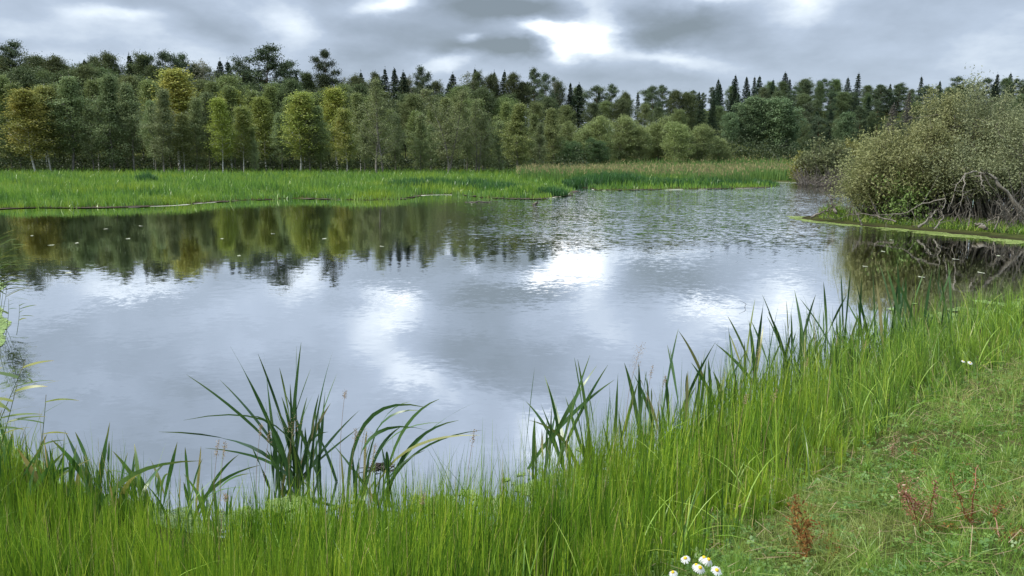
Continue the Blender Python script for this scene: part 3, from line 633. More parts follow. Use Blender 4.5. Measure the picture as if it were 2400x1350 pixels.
weed('duckweed', near_w, .013, M['duckweed'], 'pale green duckweed carpet floating behind the near rushes', 31, (-5.5, 3.2, 5.0, 8.6))
def mid_w(xx, yy, rr):
    d0 = -sdn(xx, yy); wd = -.1+1.9*sm(5.2, 7.5, xx)*sm(12, 9, xx)+.5*wob(xx, yy, .6)*sm(5,7,xx)
    return (d0 > -.3) & (d0 < wd) & (wob(xx, yy, 1.9)*.6+wob(xx, yy, 5., 2)*.4 > -.15+.9*(d0/wd)**2)
weed('duckweed', mid_w, .04, M['duckweed'], 'duckweed drifts behind the tall grass on the right bank', 32, (3.2, 16, 8.5, 20))
weed('duckweed', lambda a, b, r_: (-sdn(a, b) < (.55+.3*wob(a, b, .8))*sm(9.0, 11., b)) & (-sdn(a, b) > -.2), .035, M['duckweed'], 'duckweed at the left edge behind the overhanging reeds', 33, (-12.5, -5.5, 8, 18))
def pen_w(xx, yy, rr):
    d0 = -sdp(xx, yy); wd = (1.1+.5*wob(xx, yy, .8))*sm(11.6, 13.5, xx); return (d0 > -.8) & (d0 < wd) & (yy < 36-.15*(xx-14)) & (wob(xx, yy, 2.)*.5+wob(xx, yy, 6.3)*.4+.35*wob(xx, yy, .7) > -.5+1.0*np.clip(d0/wd, 0, 1)**2)
weed('duckweed', pen_w, .055, M['algae'], 'yellow-green duckweed belt along the foot of the big willow', 34, (11, 32, 22, 37))
# loose leaves on the water
SPECKS = [(75,553),(248,537),(180,570),(120,575),(300,560),(895,578),(520,560),(640,548),(760,560),(2090,563),(2028,625),(2240,608),(2160,650),(2300,640),(2070,590),(2340,600),(1105,478),(160,640),(560,600),(330,530)]
for px, py in SPECKS:
    c = P(px, py); rr = np.random.default_rng(px); g = Geo(); L_ = rr.uniform(.05, .12)
    V = [(-L_, 0, .006), (-.3*L_, .05, .012), (.4*L_, .06, .010), (L_, .01, .02), (.35*L_, -.05, .006), (-.35*L_, -.06, .006)]
    g.add(V, [(0, 1, 4, 5), (1, 2, 3, 4)], rr.random()); lft = px < 1500; dark = 'far' if py < 560 else 'near'
    o = tag(g.build('floating_leaf', M['floatleaf']), ('tiny pale leaf adrift on mirrored water close under the green far bank' if dark == 'far' else 'tiny pale leaf adrift on mirrored water out towards the tree-top reflections') if lft else 'small pale leaf floating on dark water below the willow', 'leaf', ('leaves floating under the far bank' if dark == 'far' else 'leaves floating near the tree-top reflections') if lft else 'leaves floating below the willow')
    o.location = (c[0], c[1], 0); o.rotation_euler = (0, 0, rr.random()*3)

# ------------------------------------------------------------------ big willow on the spit
def willow(seed, W_, H_, n_st, per, leaf, low=.28, dep=.75, col=None, aut=0., sprout=1., zmin=.08):
    rr = np.random.default_rng(seed); T_ = Geo(); C_ = Geo(); cents = []; bare = Geo()
    for i in range(n_st):
        a = rr.random()*2*PI; q = math.sqrt(rr.random()); th = q
        b = np.array([math.cos(a)*W_*.22*q, math.sin(a)*W_*.22*q*dep, 0])
        en = np.array([math.cos(a)*W_*q, math.sin(a)*W_*q*dep, H_*(1-.5*q**2.4)*rr.uniform(.62, 1.06)])
        mid = b*.6+en*.4+[0, 0, H_*.14*q]+rr.normal(size=3)*.25
        tt = np.linspace(0, 1, 9)[:, None]; ln = (1-tt)**2*b+2*tt*(1-tt)*mid+tt**2*en+rr.normal(size=(9, 3))*.05*tt
        T_.tube(ln, np.linspace(.045, .008, 9)*rr.uniform(.6, 1.3), 4)
        for k in range(11):
            v = rr.uniform(low, 1.0); c0 = at_line(ln, v*.999); off = rr.normal(size=3)*[.55, .55, .38]*(.4+v*.5); c1 = c0+off
            if c1[2] < max(.35, zmin*H_*rr.uniform(.6, 1.3)): continue
            cents.append(c1); T_.tube([c0, (c0+c1)/2+[0, 0, .06], c1], [.010, .007, .004], 3)
        if rr.random() < .55*sprout:                                  # a whip shooting out of the top
            e2 = en+np.array([rr.normal()*.2, rr.normal()*.2, rr.uniform(.3, .8)]); T_.tube([en, e2], [.007, .003], 3)
            for v in np.linspace(0, 1, 4): cents.append(en+(e2-en)*v)
    cents = np.array(cents); m_ = len(cents); N = m_*per
    pts = np.repeat(cents, per, 0)+rr.normal(size=(N, 3))*np.repeat(rr.uniform(.12, .26, m_), per)[:, None]
    C_.leaves(pts, rr.uniform(.6, 1.3, N)*leaf, rr.uniform(.7, 1.2, N)*leaf*.42, rr, .1, np.repeat(rr.random(m_), per)*.4+rr.random(N)*.6)
    return T_, C_
def put_willow(px, py, D, top, lab, seed, W_, n_st, per, leaf, **kw):
    c = PD(px, py, D); tp = PD(px, top, D)[2]; b = max(gzs(c[0], D), 0)-.05
    col = kw.pop('col', (.25,.275,.145)); aut = kw.pop('aut', 0)
    T_, C_ = willow(seed, W_, tp-b, n_st, per, leaf, **kw)
    o = thing('willow_shrub', lab, 'willow', (c[0], D, b), 'willows on the right'); T_.build('stems', M['wood_dead'], o, True)
    q = C_.build('crown', M['leaves'], o); q.color = (*col, aut); return o
put_willow(2275, 520, 31.8, 232, 'tallest willow shrub, at the centre of the big olive thicket', 51, 2.9, 100, 78, .048, low=.46, zmin=.42)
put_willow(2345, 520, 30.4, 310, 'olive willow shrub low in front within the big thicket', 55, 2.2, 60, 70, .048, low=.5, zmin=.5)
put_willow(2430, 520, 31.5, 262, 'willow shrub cut by the right picture edge', 52, 2.6, 70, 72, .048, low=.46, zmin=.45)
put_willow(2125, 505, 32.6, 300, 'willow shrub forming the left shoulder of the big thicket', 53, 2.0, 70, 54, .06, low=.38, zmin=.25, col=(.27,.28,.12))
put_willow(2195, 515, 31.8, 262, 'willow shrub between the thicket\'s left shoulder and its tallest crown', 56, 1.9, 60, 76, .048, low=.44, zmin=.38, col=(.25,.26,.115))
put_willow(2052, 495, 33.6, 338, 'low yellow-olive willow shrub at the left foot of the thicket', 54, 1.35, 34, 72, .048, low=.34, zmin=.2, col=(.28,.30,.13))
put_willow(2120, 500, 31.6, 428, 'bright green young willow sprouts in front of the thicket', 57, .75, 16, 14, .075, low=.15, col=(.22,.32,.09))
put_willow(2560, 530, 31, 230, 'willow shrub beyond the right picture edge', 58, 3.4, 60, 18, .09, low=.4)
put_willow(1935, 430, 78, 335, 'dark round shrub on the far bank left of the big willow', 61, 2.6, 60, 16, .14, low=.12, col=(.17,.19,.09))
put_willow(1880, 430, 80, 372, 'small yellow-green shrub left of the dark round shrub', 62, 1.5, 26, 16, .13, low=.3, col=(.28,.28,.08))
put_willow(1985, 425, 82, 328, 'yellow-green shrub right behind the dark round shrub', 63, 2.0, 40, 16, .13, low=.25, col=(.25,.25,.08))
# bare branches and dead wood
def branch(lab, cat, base, tips, r0, m='wood_dead', name='dead_branch', twig=10, seed=1, grp=None):
    rr = np.random.default_rng(seed); g = Geo(); b = np.array(base, float); main = [np.array(t_, float)-b for t_ in tips]
    pts = np.array([np.zeros(3)]+main); k = 14; q = np.linspace(0, 1, k); idx = np.linspace(0, 1, len(pts))
    r0 = r0*(.72 if name == 'dead_branch' else 1); ln = np.stack([np.interp(q, idx, pts[:, i]) for i in range(3)], 1)+rr.normal(size=(k, 3))*r0*.6; ln[0] = 0
    g.tube(ln, r0*(1.05-q*.75), 6); L_ = np.linalg.norm(pts[-1])
    for i in range(twig):
        s_ = ln[rr.integers(2, k-1)]; dv = rr.normal(size=3)*[.8, .5, .8]; e = s_+dv*L_*.13; e2 = e+dv*L_*.06+rr.normal(size=3)*.05*L_; e2[2] = max(e2[2], -b[2]+.02)
        g.tube([s_, e, e2], [r0*.35, r0*.22, r0*.08], 4)
    o = tag(g.build(name, M[m], None, True), lab, cat, grp); o.location = b; return o
BR = 'bare branches hanging from the willow'
Q = lambda px, py, D: PD(px, py, D)
branch('thick pale fallen trunk leaning out of the willow at the right edge', 'dead trunk', Q(2440,545,27.6), [Q(2400,500,28), Q(2340,425,28.3), Q(2290,402,28.6)], .11, 'wood_pale', 'fallen_trunk', 7, 1)
branch('pale drooping branch arching left from the leaning trunk', 'branch', Q(2290,402,28.6), [Q(2262,408,28.5), Q(2240,440,28.3), Q(2222,500,28)], .045, 'wood_pale', twig=6, seed=2, grp=BR)
branch('forked pale branch hanging straight down in the willow', 'branch', Q(2262,406,28.6), [Q(2258,440,28), Q(2252,480,27.8), Q(2240,520,27.6)], .035, 'wood_pale', twig=8, seed=3, grp=BR)
branch('short pale branch hooking down beside the leaning trunk', 'branch', Q(2298,404,28.6), [Q(2300,430,28), Q(2318,462,27.8)], .04, 'wood_pale', twig=8, seed=4, grp=BR)
branch('long pale branch sweeping low over the duckweed, left of the stems', 'branch', Q(2215,466,28.5), [Q(2160,478,28.8), Q(2120,500,29), Q(2040,505,29.5)], .045, 'wood_pale', twig=12, seed=5, grp=BR)
branch('grey branch lying across the spit tip', 'branch', Q(2100,520,28.6), [Q(2060,508,29.5), Q(2020,500,30), Q(1985,505,30.5)], .04, twig=14, seed=6, grp=BR)
branch('dark bristling driftwood at the spit tip', 'driftwood', Q(1900,510,33), [Q(1930,495,33), Q(1962,478,33.2)], .05, twig=18, seed=7, name='driftwood')
branch('broken grey snag sticking up at the spit tip', 'snag', Q(1960,500,32.6), [Q(1950,478,32.8), Q(1941,454,33)], .06, twig=4, seed=8, name='snag')
branch('pale peeled stick leaning upright in the duckweed belt', 'stick', Q(2020,528,28.9), [Q(2012,508,29), Q(2003,490,29.2)], .035, 'wood_pale', 'stick', 1, 9)
branch('stout grey stem leaning right from the duckweed', 'branch', Q(2152,533,28), [Q(2175,515,28), Q(2198,490,28.4)], .07, 'wood_pale', twig=6, seed=10, grp=BR)
branch('crooked forked grey stem standing in the duckweed', 'branch', Q(2190,538,27.8), [Q(2212,510,27.9), Q(2208,492,28), Q(2218,470,28.4)], .045, 'wood_pale', twig=8, seed=11, grp=BR)
branch('short pale log end poking out of the belt of duckweed', 'log', Q(2312,535,27.2), [Q(2295,526,27.4), Q(2284,523,27.6)], .07, 'wood_pale', 'log', 1, 12)
for i, (px, py, px2, py2) in enumerate([(2330,540,2345,470),(2350,545,2400,480),(2380,530,2330,470),(2310,520,2370,500),(2270,530,2262,470),(2390,550,2300,520)]):
    branch(['tangled grey branch','crossing grey branch','slanting grey branch','low grey branch','upright grey branch','long low grey branch'][i]+' in the dead wood below the leaning trunk', 'branch', Q(px,py,27.5+.2*i), [Q((px+px2)/2+8,(py+py2)/2-6,27.6+.2*i), Q(px2,py2,27.8+.2*i)], .035, 'wood_dead' if i % 2 else 'wood_pale', twig=16, seed=20+i, grp=BR)
g = Geo(); rr = np.random.default_rng(77)
for i in range(520):
    px = rr.uniform(1960, 2430); base = P(px, np.interp(px, [1960,2420], [515,552])+rr.uniform(-20, 4)); q = rr.normal(size=3)*[.6,.4,.25]+[0,0,rr.uniform(.2,.7+1.5*(px-1960)/460)]
    g.tube([base, base+q*.5+rr.normal(size=3)*.12, base+q], [.02, .014, .006], 3)
tag(g.build('brushwood', M['wood_dead']), 'tangle of thin grey twigs at the foot of the willow thicket', 'brushwood', kind='stuff')
g = Geo()
for i in range(260):
    b = PD(rr.uniform(1870, 2010), 428, rr.uniform(72, 79)); b[2] = .05; q = rr.normal(size=3)*[.9,.6,.2]+[0,0,rr.uniform(.5,1.9)]; g.tube([b, b+q*.5+rr.normal(size=3)*.15, b+q], [.03, .022, .012], 3)
tag(g.build('brushwood', M['wood_dead']), 'dry grey-brown twig tangle in front of the dark round shrub', 'brushwood', kind='stuff')
n = 700; a = rr.random(n)*6.28; q = np.sqrt(rr.random(n))*.45; g = Geo(); g.blades(np.stack([np.cos(a)*q, np.sin(a)*q, 0*q], 1), rr.uniform(.4, .85, n), .016, rr, .5, 3)
c = P(1955, 512); o = tag(g.build('grass_tussock', M['tall_grass']), 'green grass tussock on the tip of the spit', 'tussock'); o.location = c
n = 14000; g = Geo(); px_ = rr.uniform(1920, 2480, n); bb = np.array([P(p_, np.interp(p_, [1920,1990,2480], [511,518,560])+rr.uniform(-19, 4)) for p_ in px_]); bb[:, 2] = np.maximum(gz(bb[:, 0], bb[:, 1]), 0)-.02; g.blades(bb, rr.uniform(.08, .36, n), .018, rr, .5, 2)
tag(g.build('shore_grass', M['tall_grass']), 'low green grass along the water line of the willow spit', 'grass', kind='stuff')
c = P(1090, 474); branch('thin dark log floating off the marsh spit', 'log', c, [c+[.9, .1, .02], c+[2.0, .15, .04]], .05, 'wood_dead', 'log', 1, 40)
c = P(1250, 480); branch('short dark stump end poking out of the water', 'stump', c+[0,0,-.1], [c+[.1, .0, .1], c+[.35, .05, .16]], .09, 'wood_dead', 'stump', 1, 41)
c = P(1745, 720); branch('bent reed stem poking from the water like a chevron', 'reed stem', c, [c+[.03, 0, .06], c+[-.10, 0, .13]], .006, 'bark_dark', 'bent_reed', 0, 42)
print('far done')
# ------------------------------------------------------------------ near bank
EDGE = np.array([(-60,8),(-12,3),(-5,1.3),(-2,1.6),(-.4,2.2),(.45,3.1),(1.15,3.9),(2.0,4.9),(3.1,6.0),(4.3,7.1),(5.8,8.3),(8.5,10.2),(14,13),(40,17)])
TALL = np.vstack([NEAR[1:-2], EDGE[::-1]])
rng = np.random.default_rng(99)
def pick(n, x0, x1, y0, y1, dens):
    x_ = rng.uniform(x0, x1, n); y_ = rng.uniform(y0, y1, n); k = rng.random(n) < dens(x_, y_); return x_[k], y_[k]
def tallzone(x_, y_): return inside(TALL, x_, y_)
# rushes (fine upright) on the left and middle, grass further right
def polar(n, r0, r1, a0, a1): 
    rr_ = r0*(r1/r0)**rng.random(n); an = rng.uniform(a0, a1, n); return rr_*np.sin(an), rr_*np.cos(an)      # density falls with the distance squared
x_, y_ = polar(20000, 1.9, 17, R(-62), R(48))
def tuft(x_, y_, per, rad):                 # blades of one tuft share their tone, height and lean
    n = len(x_); i = np.repeat(np.arange(n), rng.integers(per//2, per*3//2, n)); q = rng.normal(size=(len(i), 2))*rad
    tone = rng.random(n); hgt = rng.uniform(.72, 1.25, n); an = rng.random(n)*2*PI
    return x_[i]+q[:, 0], y_[i]+q[:, 1], np.where(rng.random(len(i)) < .03, 1, np.clip(tone[i]*.55+rng.random(len(i))*.5-.02, 0, .93)), hgt[i], an[i]+rng.normal(size=len(i))*1.1
k = tallzone(x_, y_) & (rng.random(len(x_)) < sm(1.8, 3.6, np.hypot(x_, y_))*.85+.15); x_, y_ = x_[k], y_[k]; d_ = sdn(x_, y_)
xin, yin = polar(9000, 4, 17, R(-50), R(48)); dn = sdn(xin, yin); k = (~tallzone(xin, yin)) & (dn > -.38) & (dn < .2); x_ = np.r_[x_, xin[k]]; y_ = np.r_[y_, yin[k]]; d_ = np.r_[d_, sdn(xin[k], yin[k])]
x_, y_, tone, thg, tan_ = tuft(x_, y_, 13, .022); d_ = sdn(x_, y_)
edge_in = dist(EDGE, x_, y_)
inw = -.05-.36*sm(-.2, .9, x_)-.30*np.exp(-((x_+1.2)/.8)**2)
keep = (rng.random(len(x_)) < .10+.90*sm(-.62, .35, wob(x_, y_, 2.6)+.6*wob(x_, y_, 7.)+.4*wob(x_, y_, 15)))&(d_ > inw+.25*rng.random(len(x_)))
x_, y_, d_, edge_in, tone, thg, tan_ = (q[keep] for q in (x_, y_, d_, edge_in, tone, thg, tan_))
rushy = sm(2.4, .6, x_-.18*y_+.4*wob(x_, y_, 1.3))
isr = rng.random(len(x_)) < rushy; print('rush', isr.sum(), (~isr).sum())
B = np.stack([x_, y_, np.maximum(gz(x_, y_), -.03)-.02], 1)
hs = (.47+.10*wob(x_, y_, 1.7)+.07*wob(x_, y_, 5))*thg*(rng.uniform(.55, 1.05, len(x_))+.4*(rng.random(len(x_)) < .07))*(.45+.55*sm(0, .9, edge_in))
tall1 = np.exp(-((x_+.35)/.75)**2)*.16+np.exp(-((x_-.7)/.8)**2)*.34-.10*np.exp(-((x_+2.2)/.7)**2)+.48*sm(1.3, 2.6, x_)+.05
hs = hs*(1+tall1)
g = Geo(); g.blades(B[isr], hs[isr]*1.02, rng.uniform(.0024, .0062, isr.sum())*(.8+.08*y_[isr]), rng, .16, 4, bias=(.03, 0), r=tone[isr], ang=tan_[isr])
tag(g.build('rushes', M['rush']), 'dense bright green rushes on the near bank of the pond', 'rushes', kind='stuff')
k = ~isr
g = Geo(); g.blades(B[k], hs[k]*.98, rng.uniform(.0035, .009, k.sum())*(.75+.06*y_[k]), rng, .32, 5, bias=(-.05, .02), droop=.6, r=tone[k], ang=tan_[k])
tag(g.build('tall_grass', M['tall_grass']), 'tall lush green grass along the right bank', 'tall grass', kind='stuff')
x_, y_ = pick(60000, 7, 30, 8, 22, lambda a, b: np.clip((9/np.hypot(a, b))**2, 0, 1)); k = tallzone(x_, y_) & (sdn(x_, y_) > .05); x_, y_ = x_[k], y_[k]; n = len(x_)
g = Geo(); g.blades(np.stack([x_, y_, gz(x_, y_)-.02], 1), (.5+.1*wob(x_, y_, 1.5))*rng.uniform(.6, 1.15, n), rng.uniform(.01, .02, n), rng, .25, 3)
x_, y_ = pick(30000, -30, -8, 2, 27, lambda a, b: np.clip((8/np.hypot(a, b))**2, 0, 1)); k = tallzone(x_, y_) & (sdn(x_, y_) > .3); x_, y_ = x_[k], y_[k]; n = len(x_)
g.blades(np.stack([x_, y_, gz(x_, y_)-.02], 1), .55*rng.uniform(.6, 1.15, n), rng.uniform(.01, .02, n), rng, .25, 3)
tag(g.build('bank_grass', M['tall_grass']), 'tall grass on the far ends of the near bank', 'grass', kind='stuff')
x_, y_ = polar(5200, 2.0, 16, R(-55), R(48)); k = tallzone(x_, y_) & (rng.random(len(x_)) < .25+.75*sm(-.4, 1.5, x_)); x_, y_ = x_[k], y_[k]; n = len(x_); g = Geo()
g.blades(np.stack([x_, y_, gz(x_, y_)-.02], 1), rng.uniform(.4, .85, n)*(.75+.25*sm(0, 1.5, x_)), rng.uniform(.006, .012, n)*(.8+.04*y_), rng, .55, 7, droop=.7, r=np.clip(rng.random(n)*.75+.2, 0, 1))
tag(g.build('coarse_grass', M['tall_grass']), 'coarse bent grass blades mixed into the near bank', 'grass', kind='stuff')
# short meadow
x_, y_ = polar(34000, 1.7, 18, R(-20), R(75)); x_, y_, tone, thg, tan_ = tuft(x_, y_, 12, .025); k = (~tallzone(x_, y_)) | (dist(EDGE, x_, y_) < .5); k &= sdn(x_, y_) > .6; x_, y_, tone, thg, tan_ = (q[k] for q in (x_, y_, tone, thg, tan_))
k = rng.random(len(x_)) < .45+.55*sm(-.5, .3, wob(x_, y_, 2.1)+.6*wob(x_, y_, 6.)); x_, y_, tone, thg, tan_ = (q[k] for q in (x_, y_, tone, thg, tan_)); n = len(x_); print('meadow', n)
g = Geo(); hh = (.11+.05*wob(x_, y_, 2.4)+.04*wob(x_, y_, .9))*rng.uniform(.5, 1.4, n)*thg
dry = sm(.0, .8, wob(x_-.3, y_, .95)+.4*sm(4.5, 6.5, y_)); rv = np.clip(tone*.75+dry*.35*rng.random(n)+.05, 0, 1)
g.blades(np.stack([x_, y_, gz(x_, y_)-.01], 1), hh, rng.uniform(.0022, .0048, n)*(.8+.07*y_), rng, .75, 4, r=rv, droop=.6, ang=tan_)
tag(g.build('meadow_grass', M['meadow']), 'short tangled meadow grass on the path side of the bank', 'grass', kind='stuff')
x_, y_ = polar(2600, 1.9, 14, R(5), R(60)); kk = (~tallzone(x_, y_)) & (wob(x_-.3, y_, .95, 1)+.35*sm(4, 6, y_) > .05); x_, y_ = x_[kk], y_[kk]; x_, y_, tone, thg, tan_ = tuft(x_, y_, 13, .03); n = len(x_)
g = Geo(); g.blades(np.stack([x_, y_, gz(x_, y_)-.01], 1), rng.uniform(.12, .30, n)*thg, rng.uniform(.0018, .0035, n)*(.8+.07*y_), rng, .8, 4, r=np.clip(tone*.6+.42, 0, 1), droop=.6, ang=tan_)
tag(g.build('dry_grass', M['meadow']), 'yellowing straw-coloured grass in patches over the meadow', 'grass', kind='stuff')
tx, ty = polar(420, 2.1, 13, R(8), R(58)); kk = ~tallzone(tx, ty); tx, ty = tx[kk], ty[kk]; i = np.repeat(np.arange(len(tx)), 60); q = rng.normal(size=(len(i), 2))*.022; ts = rng.random(len(tx)); n = len(i)
g = Geo(); bx, by = tx[i]+q[:, 0], ty[i]+q[:, 1]; g.blades(np.stack([bx, by, gz(bx, by)-.01], 1), rng.uniform(.10, .26, n)*(.7+.6*ts[i]), rng.uniform(.0022, .0042, n)*(.8+.07*by), rng, .9, 5, r=np.clip(.25+.35*ts[i]+rng.random(n)*.25, 0, 1), droop=.7)
tag(g.build('meadow_tussocks', M['meadow']), 'small arching grass tussocks dotted over the meadow', 'grass', kind='stuff')
# clover and small leaves between the grass
x_, y_ = polar(17000, 1.9, 11, R(-10), R(50)); k = ~tallzone(x_, y_) | (dist(EDGE, x_, y_) < .35); x_, y_ = x_[k], y_[k]
k = (wob(x_, y_, 1.6, 3)+.5*wob(x_, y_, 4.2) > -.25) & (sdn(x_, y_) > 1); x_, y_ = x_[k], y_[k]; n = len(x_); print('clover', n)
zc = gz(x_, y_)+rng.uniform(.02, .10, n); a0 = rng.random(n)*6.28; rv = rng.random(n); s_ = rng.uniform(.007, .014, n); tilt = rng.normal(size=(n, 2))*.35
g = Geo()
for q in range(3):
    a = a0+q*2*PI/3; dx, dy = np.cos(a), np.sin(a)
    def pt(u, v): 
        ox = (dx*u-dy*v)*s_; oy = (dy*u+dx*v)*s_; return np.stack([x_+ox, y_+oy, zc+ox*tilt[:, 0]+oy*tilt[:, 1]], 1)
    g.add(np.stack([pt(.05, 0), pt(1.1, -.75), pt(1.75, 0), pt(1.1, .75)], 1), np.arange(n*4).reshape(n, 4), np.repeat(rv, 4))
k = rng.random(n) < .5
g.leaves(np.stack([x_, y_, zc], 1)[k]+rng.normal(size=(k.sum(), 3))*[.02, .02, .01], rng.uniform(.008, .022, k.sum()), rng.uniform(.004, .009, k.sum()), rng, .7)
tag(g.build('clover', M['clover']), 'clover and small herbs growing in the short meadow', 'clover', kind='stuff')
# dead straw lying in the grass
n = 5200; x_ = rng.uniform(-2, 8, n); y_ = rng.uniform(1.6, 9, n); a = rng.random(n)*6.28; L_ = rng.uniform(.05, .22, n); z_ = gz(x_, y_)+rng.uniform(.02, .12, n)
g = Geo(); p0 = np.stack([x_, y_, z_], 1); dv = np.stack([np.cos(a)*L_, np.sin(a)*L_, rng.normal(0, .15, n)*L_], 1); sv = np.stack([-np.sin(a), np.cos(a), 0*a], 1)*.0016
k = sdn(x_, y_) > 1.; p0, dv, sv = p0[k], dv[k], sv[k]; n = len(p0); g.add(np.stack([p0-sv, p0+sv, p0+dv+sv, p0+dv-sv], 1), np.arange(n*4).reshape(n, 4), np.repeat(rng.random(n), 4))
tag(g.build('dry_straw', M['seed']), 'pale dry straw lying through the grass', 'straw', kind='stuff')

# ------------------------------------------------------------------ cattails and irises, clump by clump
def clump(name, lab, cat, base, tips, w_=.02, m='cattail', spread=.09, seed=0, arch=.35, extra=0, grp=None, twist=1.6, depth=.25, eh=.8):
    rr = np.random.default_rng(seed); D0 = base[1]; g = Geo(); b0 = np.array([base[0], base[1], min(base[2], 0.02 if base[2] < .1 else base[2])])
    def leaf(b, tip, w2, ar):
        v = tip-b; ctl = b+np.array([v[0]*(.5-ar), v[1]*(.5-ar), v[2]*(.5+ar*1.2)]); g.ribbon(b-b0, ctl-b0, tip-b0, w2, rr.random()*3, rr.normal()*twist, 10, rr.random(), .38)
    for tp in tips:
        ar = arch if len(tp) < 3 else tp[2]
        D_ = D0+rr.normal()*depth; leaf(b0+rr.normal(size=3)*[spread, spread, 0], PD(tp[0], tp[1], D_), w_*rr.uniform(.8, 1.15), ar*rr.uniform(.6, 1.3))
    for i in range(extra):
        b = b0+rr.normal(size=3)*[spread*1.5, spread*1.5, 0]; a = rr.random()*6.28; h_ = rr.uniform(.45, 1.)*eh; q = abs(rr.normal())*.35
        leaf(b, b+np.array([math.cos(a)*q*h_, math.sin(a)*q*h_, h_]), w_*rr.uniform(.7, 1.), arch*rr.random())
    o = tag(g.build(name, M[m]), lab, cat, grp); o.location = b0; return o
CG = 'cattail clumps along the near bank'
clump('cattail_clump', 'tall dark cattail clump with leaves fanned wide, standing in the duckweed', 'cattails', P(700,1150),
 [(437,878,.1),(515,890,.1),(540,812,.05),(605,830,.05),(618,828,.0),(695,812),(706,802),(655,862),(782,818),(728,865),(790,875),(775,945),(842,962),(372,1012,.5),(430,985,.45),(590,975,.4),(720,930),(660,930),(650,960),(735,1000),(610,1000,.2),(770,1012,.5),(560,1060,.5),(845,1000),(680,900),(745,905),(480,1050,.5)],
 .027, seed=1, extra=30, spread=.10, eh=.8, twist=2.4, arch=.10, grp=CG)
clump('cattail_clump', 'cattail clump whose leaves arch over to the right', 'cattails', P(868,1185),
 [(962,941,.35),(1030,935,.3),(985,962,.4),(1000,955,.45),(1110,945,.2),(1038,990,.45),(1130,1008,.35),(1125,1020,.3),(940,1000,.3),(860,1010),(1075,985,.3),(1010,1010,.5),(905,1060,.4)], .026, seed=2, extra=12, arch=.35, grp=CG, eh=.55)
clump('cattail_clump', 'cattail clump leaning left at the gap in the middle of the bank', 'cattails', P(1335,1120),
 [(1253,862,.05),(1276,880,.05),(1232,940,.2),(1282,895),(1346,838),(1354,842),(1383,832),(1400,855),(1425,855),(1380,925),(1310,930),(1305,1010),(1240,985,.3),(1440,890)], .030, 'cattail', seed=3, arch=.08, extra=16, spread=.16, grp=CG, eh=.75)
edge = [(1520,975,[(1497,850),(1463,850),(1480,868),(1590,770),(1560,880)],'broad-leaved cattail clump under the brown reed plume'),
 (1640,930,[(1590,775),(1620,850),(1660,840),(1678,800),(1700,880)],'cattail clump with one very tall thin leaf'),
 (1760,890,[(1705,740),(1708,780),(1755,750),(1676,805),(1745,800),(1790,760)],'cattail clump with long leaves slanting left'),
 (1830,845,[(1770,700),(1786,690),(1792,690),(1828,700),(1843,705),(1862,690),(1800,730)],'cattail clump with crossed leaves'),
 (1900,825,[(1862,680),(1875,700),(1912,690),(1890,730)],'cattail clump right of the crossed leaves'),
 (1965,800,[(1930,660),(1951,630),(1970,630),(1995,620),(1985,690)],'cattail clump with upright spear-like leaves over pale water'),
 (2035,790,[(2000,640),(2020,640),(2045,630),(2052,650),(2010,700)],'cattail clump left of the willow\'s dark reflection'),
 (2095,780,[(2060,615),(2075,620),(2102,598),(2085,630),(2108,640),(2120,650)],'tallest cattail clump against the dark reflection'),
 (2150,765,[(2123,640),(2165,640),(2185,630),(2140,690)],'sparse cattail clump right of the tallest one'),
 (2215,745,[(2182,630),(2202,618),(2222,610),(2234,620),(2205,650)],'last cattail clump before the bank turns away')]
for i, (px, py, tips, lb) in enumerate(edge):
    clump('cattail_clump', lb, 'cattails', P(px, py+40), tips, .034, 'cattail', .14, 10+i, .08, 12, CG, depth=.3, eh=.75)
clump('iris_clump', 'broad-leaved iris patch at the lower left of the bank', 'iris', P(90,1225), [(40,1050),(120,1030),(150,1060),(180,1040),(70,1080),(10,1000),(60,1020),(195,1090,.3),(30,1020),(215,1075),(0,1040),(95,1050)], .038, 'iris', .2, 31, .1, 54, eh=.66)
clump('iris_clump', 'iris clump with bent leaves left of the fanned cattails', 'iris', P(300,1235), [(315,1040),(300,1060),(265,1060,.2),(388,1085,.5),(330,1110),(240,1100,.4),(395,1110,.4),(470,1080,.4),(210,1120,.3)], .030, 'iris', .16, 32, .15, 34, eh=.5)
clump('iris_clump', 'iris clump with a folded leaf just left of the fanned cattails', 'iris', P(470,1230), [(560,1065,.2),(475,1075,.3),(610,1090,.4),(430,1110),(520,1120),(585,1110,.4),(640,1150,.5)], .022, 'iris', .07, 33, .2, 14, eh=.4)
clump('iris_clump', 'iris leaves at the lower left picture corner', 'iris', P(-40,1180), [(0,960),(30,1010),(-40,950),(-20,1000),(50,1090)], .036, 'iris', .22, 34, .1, 40, eh=.7)
# common reeds at the left edge
def reed(lab, base, top, nleaf, seed, side=1, L0=.28, grp='reeds leaning in from the left edge'):
    rr = np.random.default_rng(seed); b = np.array(base); e = np.array(top); o = thing('reed_plant', lab, 'reed', b, grp); s_ = Geo(); lf = Geo()
    tt = np.linspace(0, 1, 8)[:, None]; ln = (e-b)*tt+np.array([0.02*side, 0, .03])*np.sin(tt*PI); s_.tube(ln, np.linspace(.004, .0018, 8), 5)
    for i in range(nleaf):
        v = .35+.63*(i+.5)/nleaf; p0 = at_line(ln, v); sd_ = side if rr.random() < .75 else -side; L_ = L0*rr.uniform(.7, 1.15)
        p2 = p0+np.array([sd_*L_, rr.normal()*.06, L_*rr.uniform(-.05, .45)]); p1 = (p0+p2)/2+[0, 0, L_*.12]; lf.ribbon(p0, p1, p2, rr.uniform(.020, .032), rr.uniform(1.0, 1.9), rr.normal()*.3, 8, rr.random(), .7)
    s_.build('stem', M['reedleaf'], o); lf.build('leaves', M['reedleaf'], o)
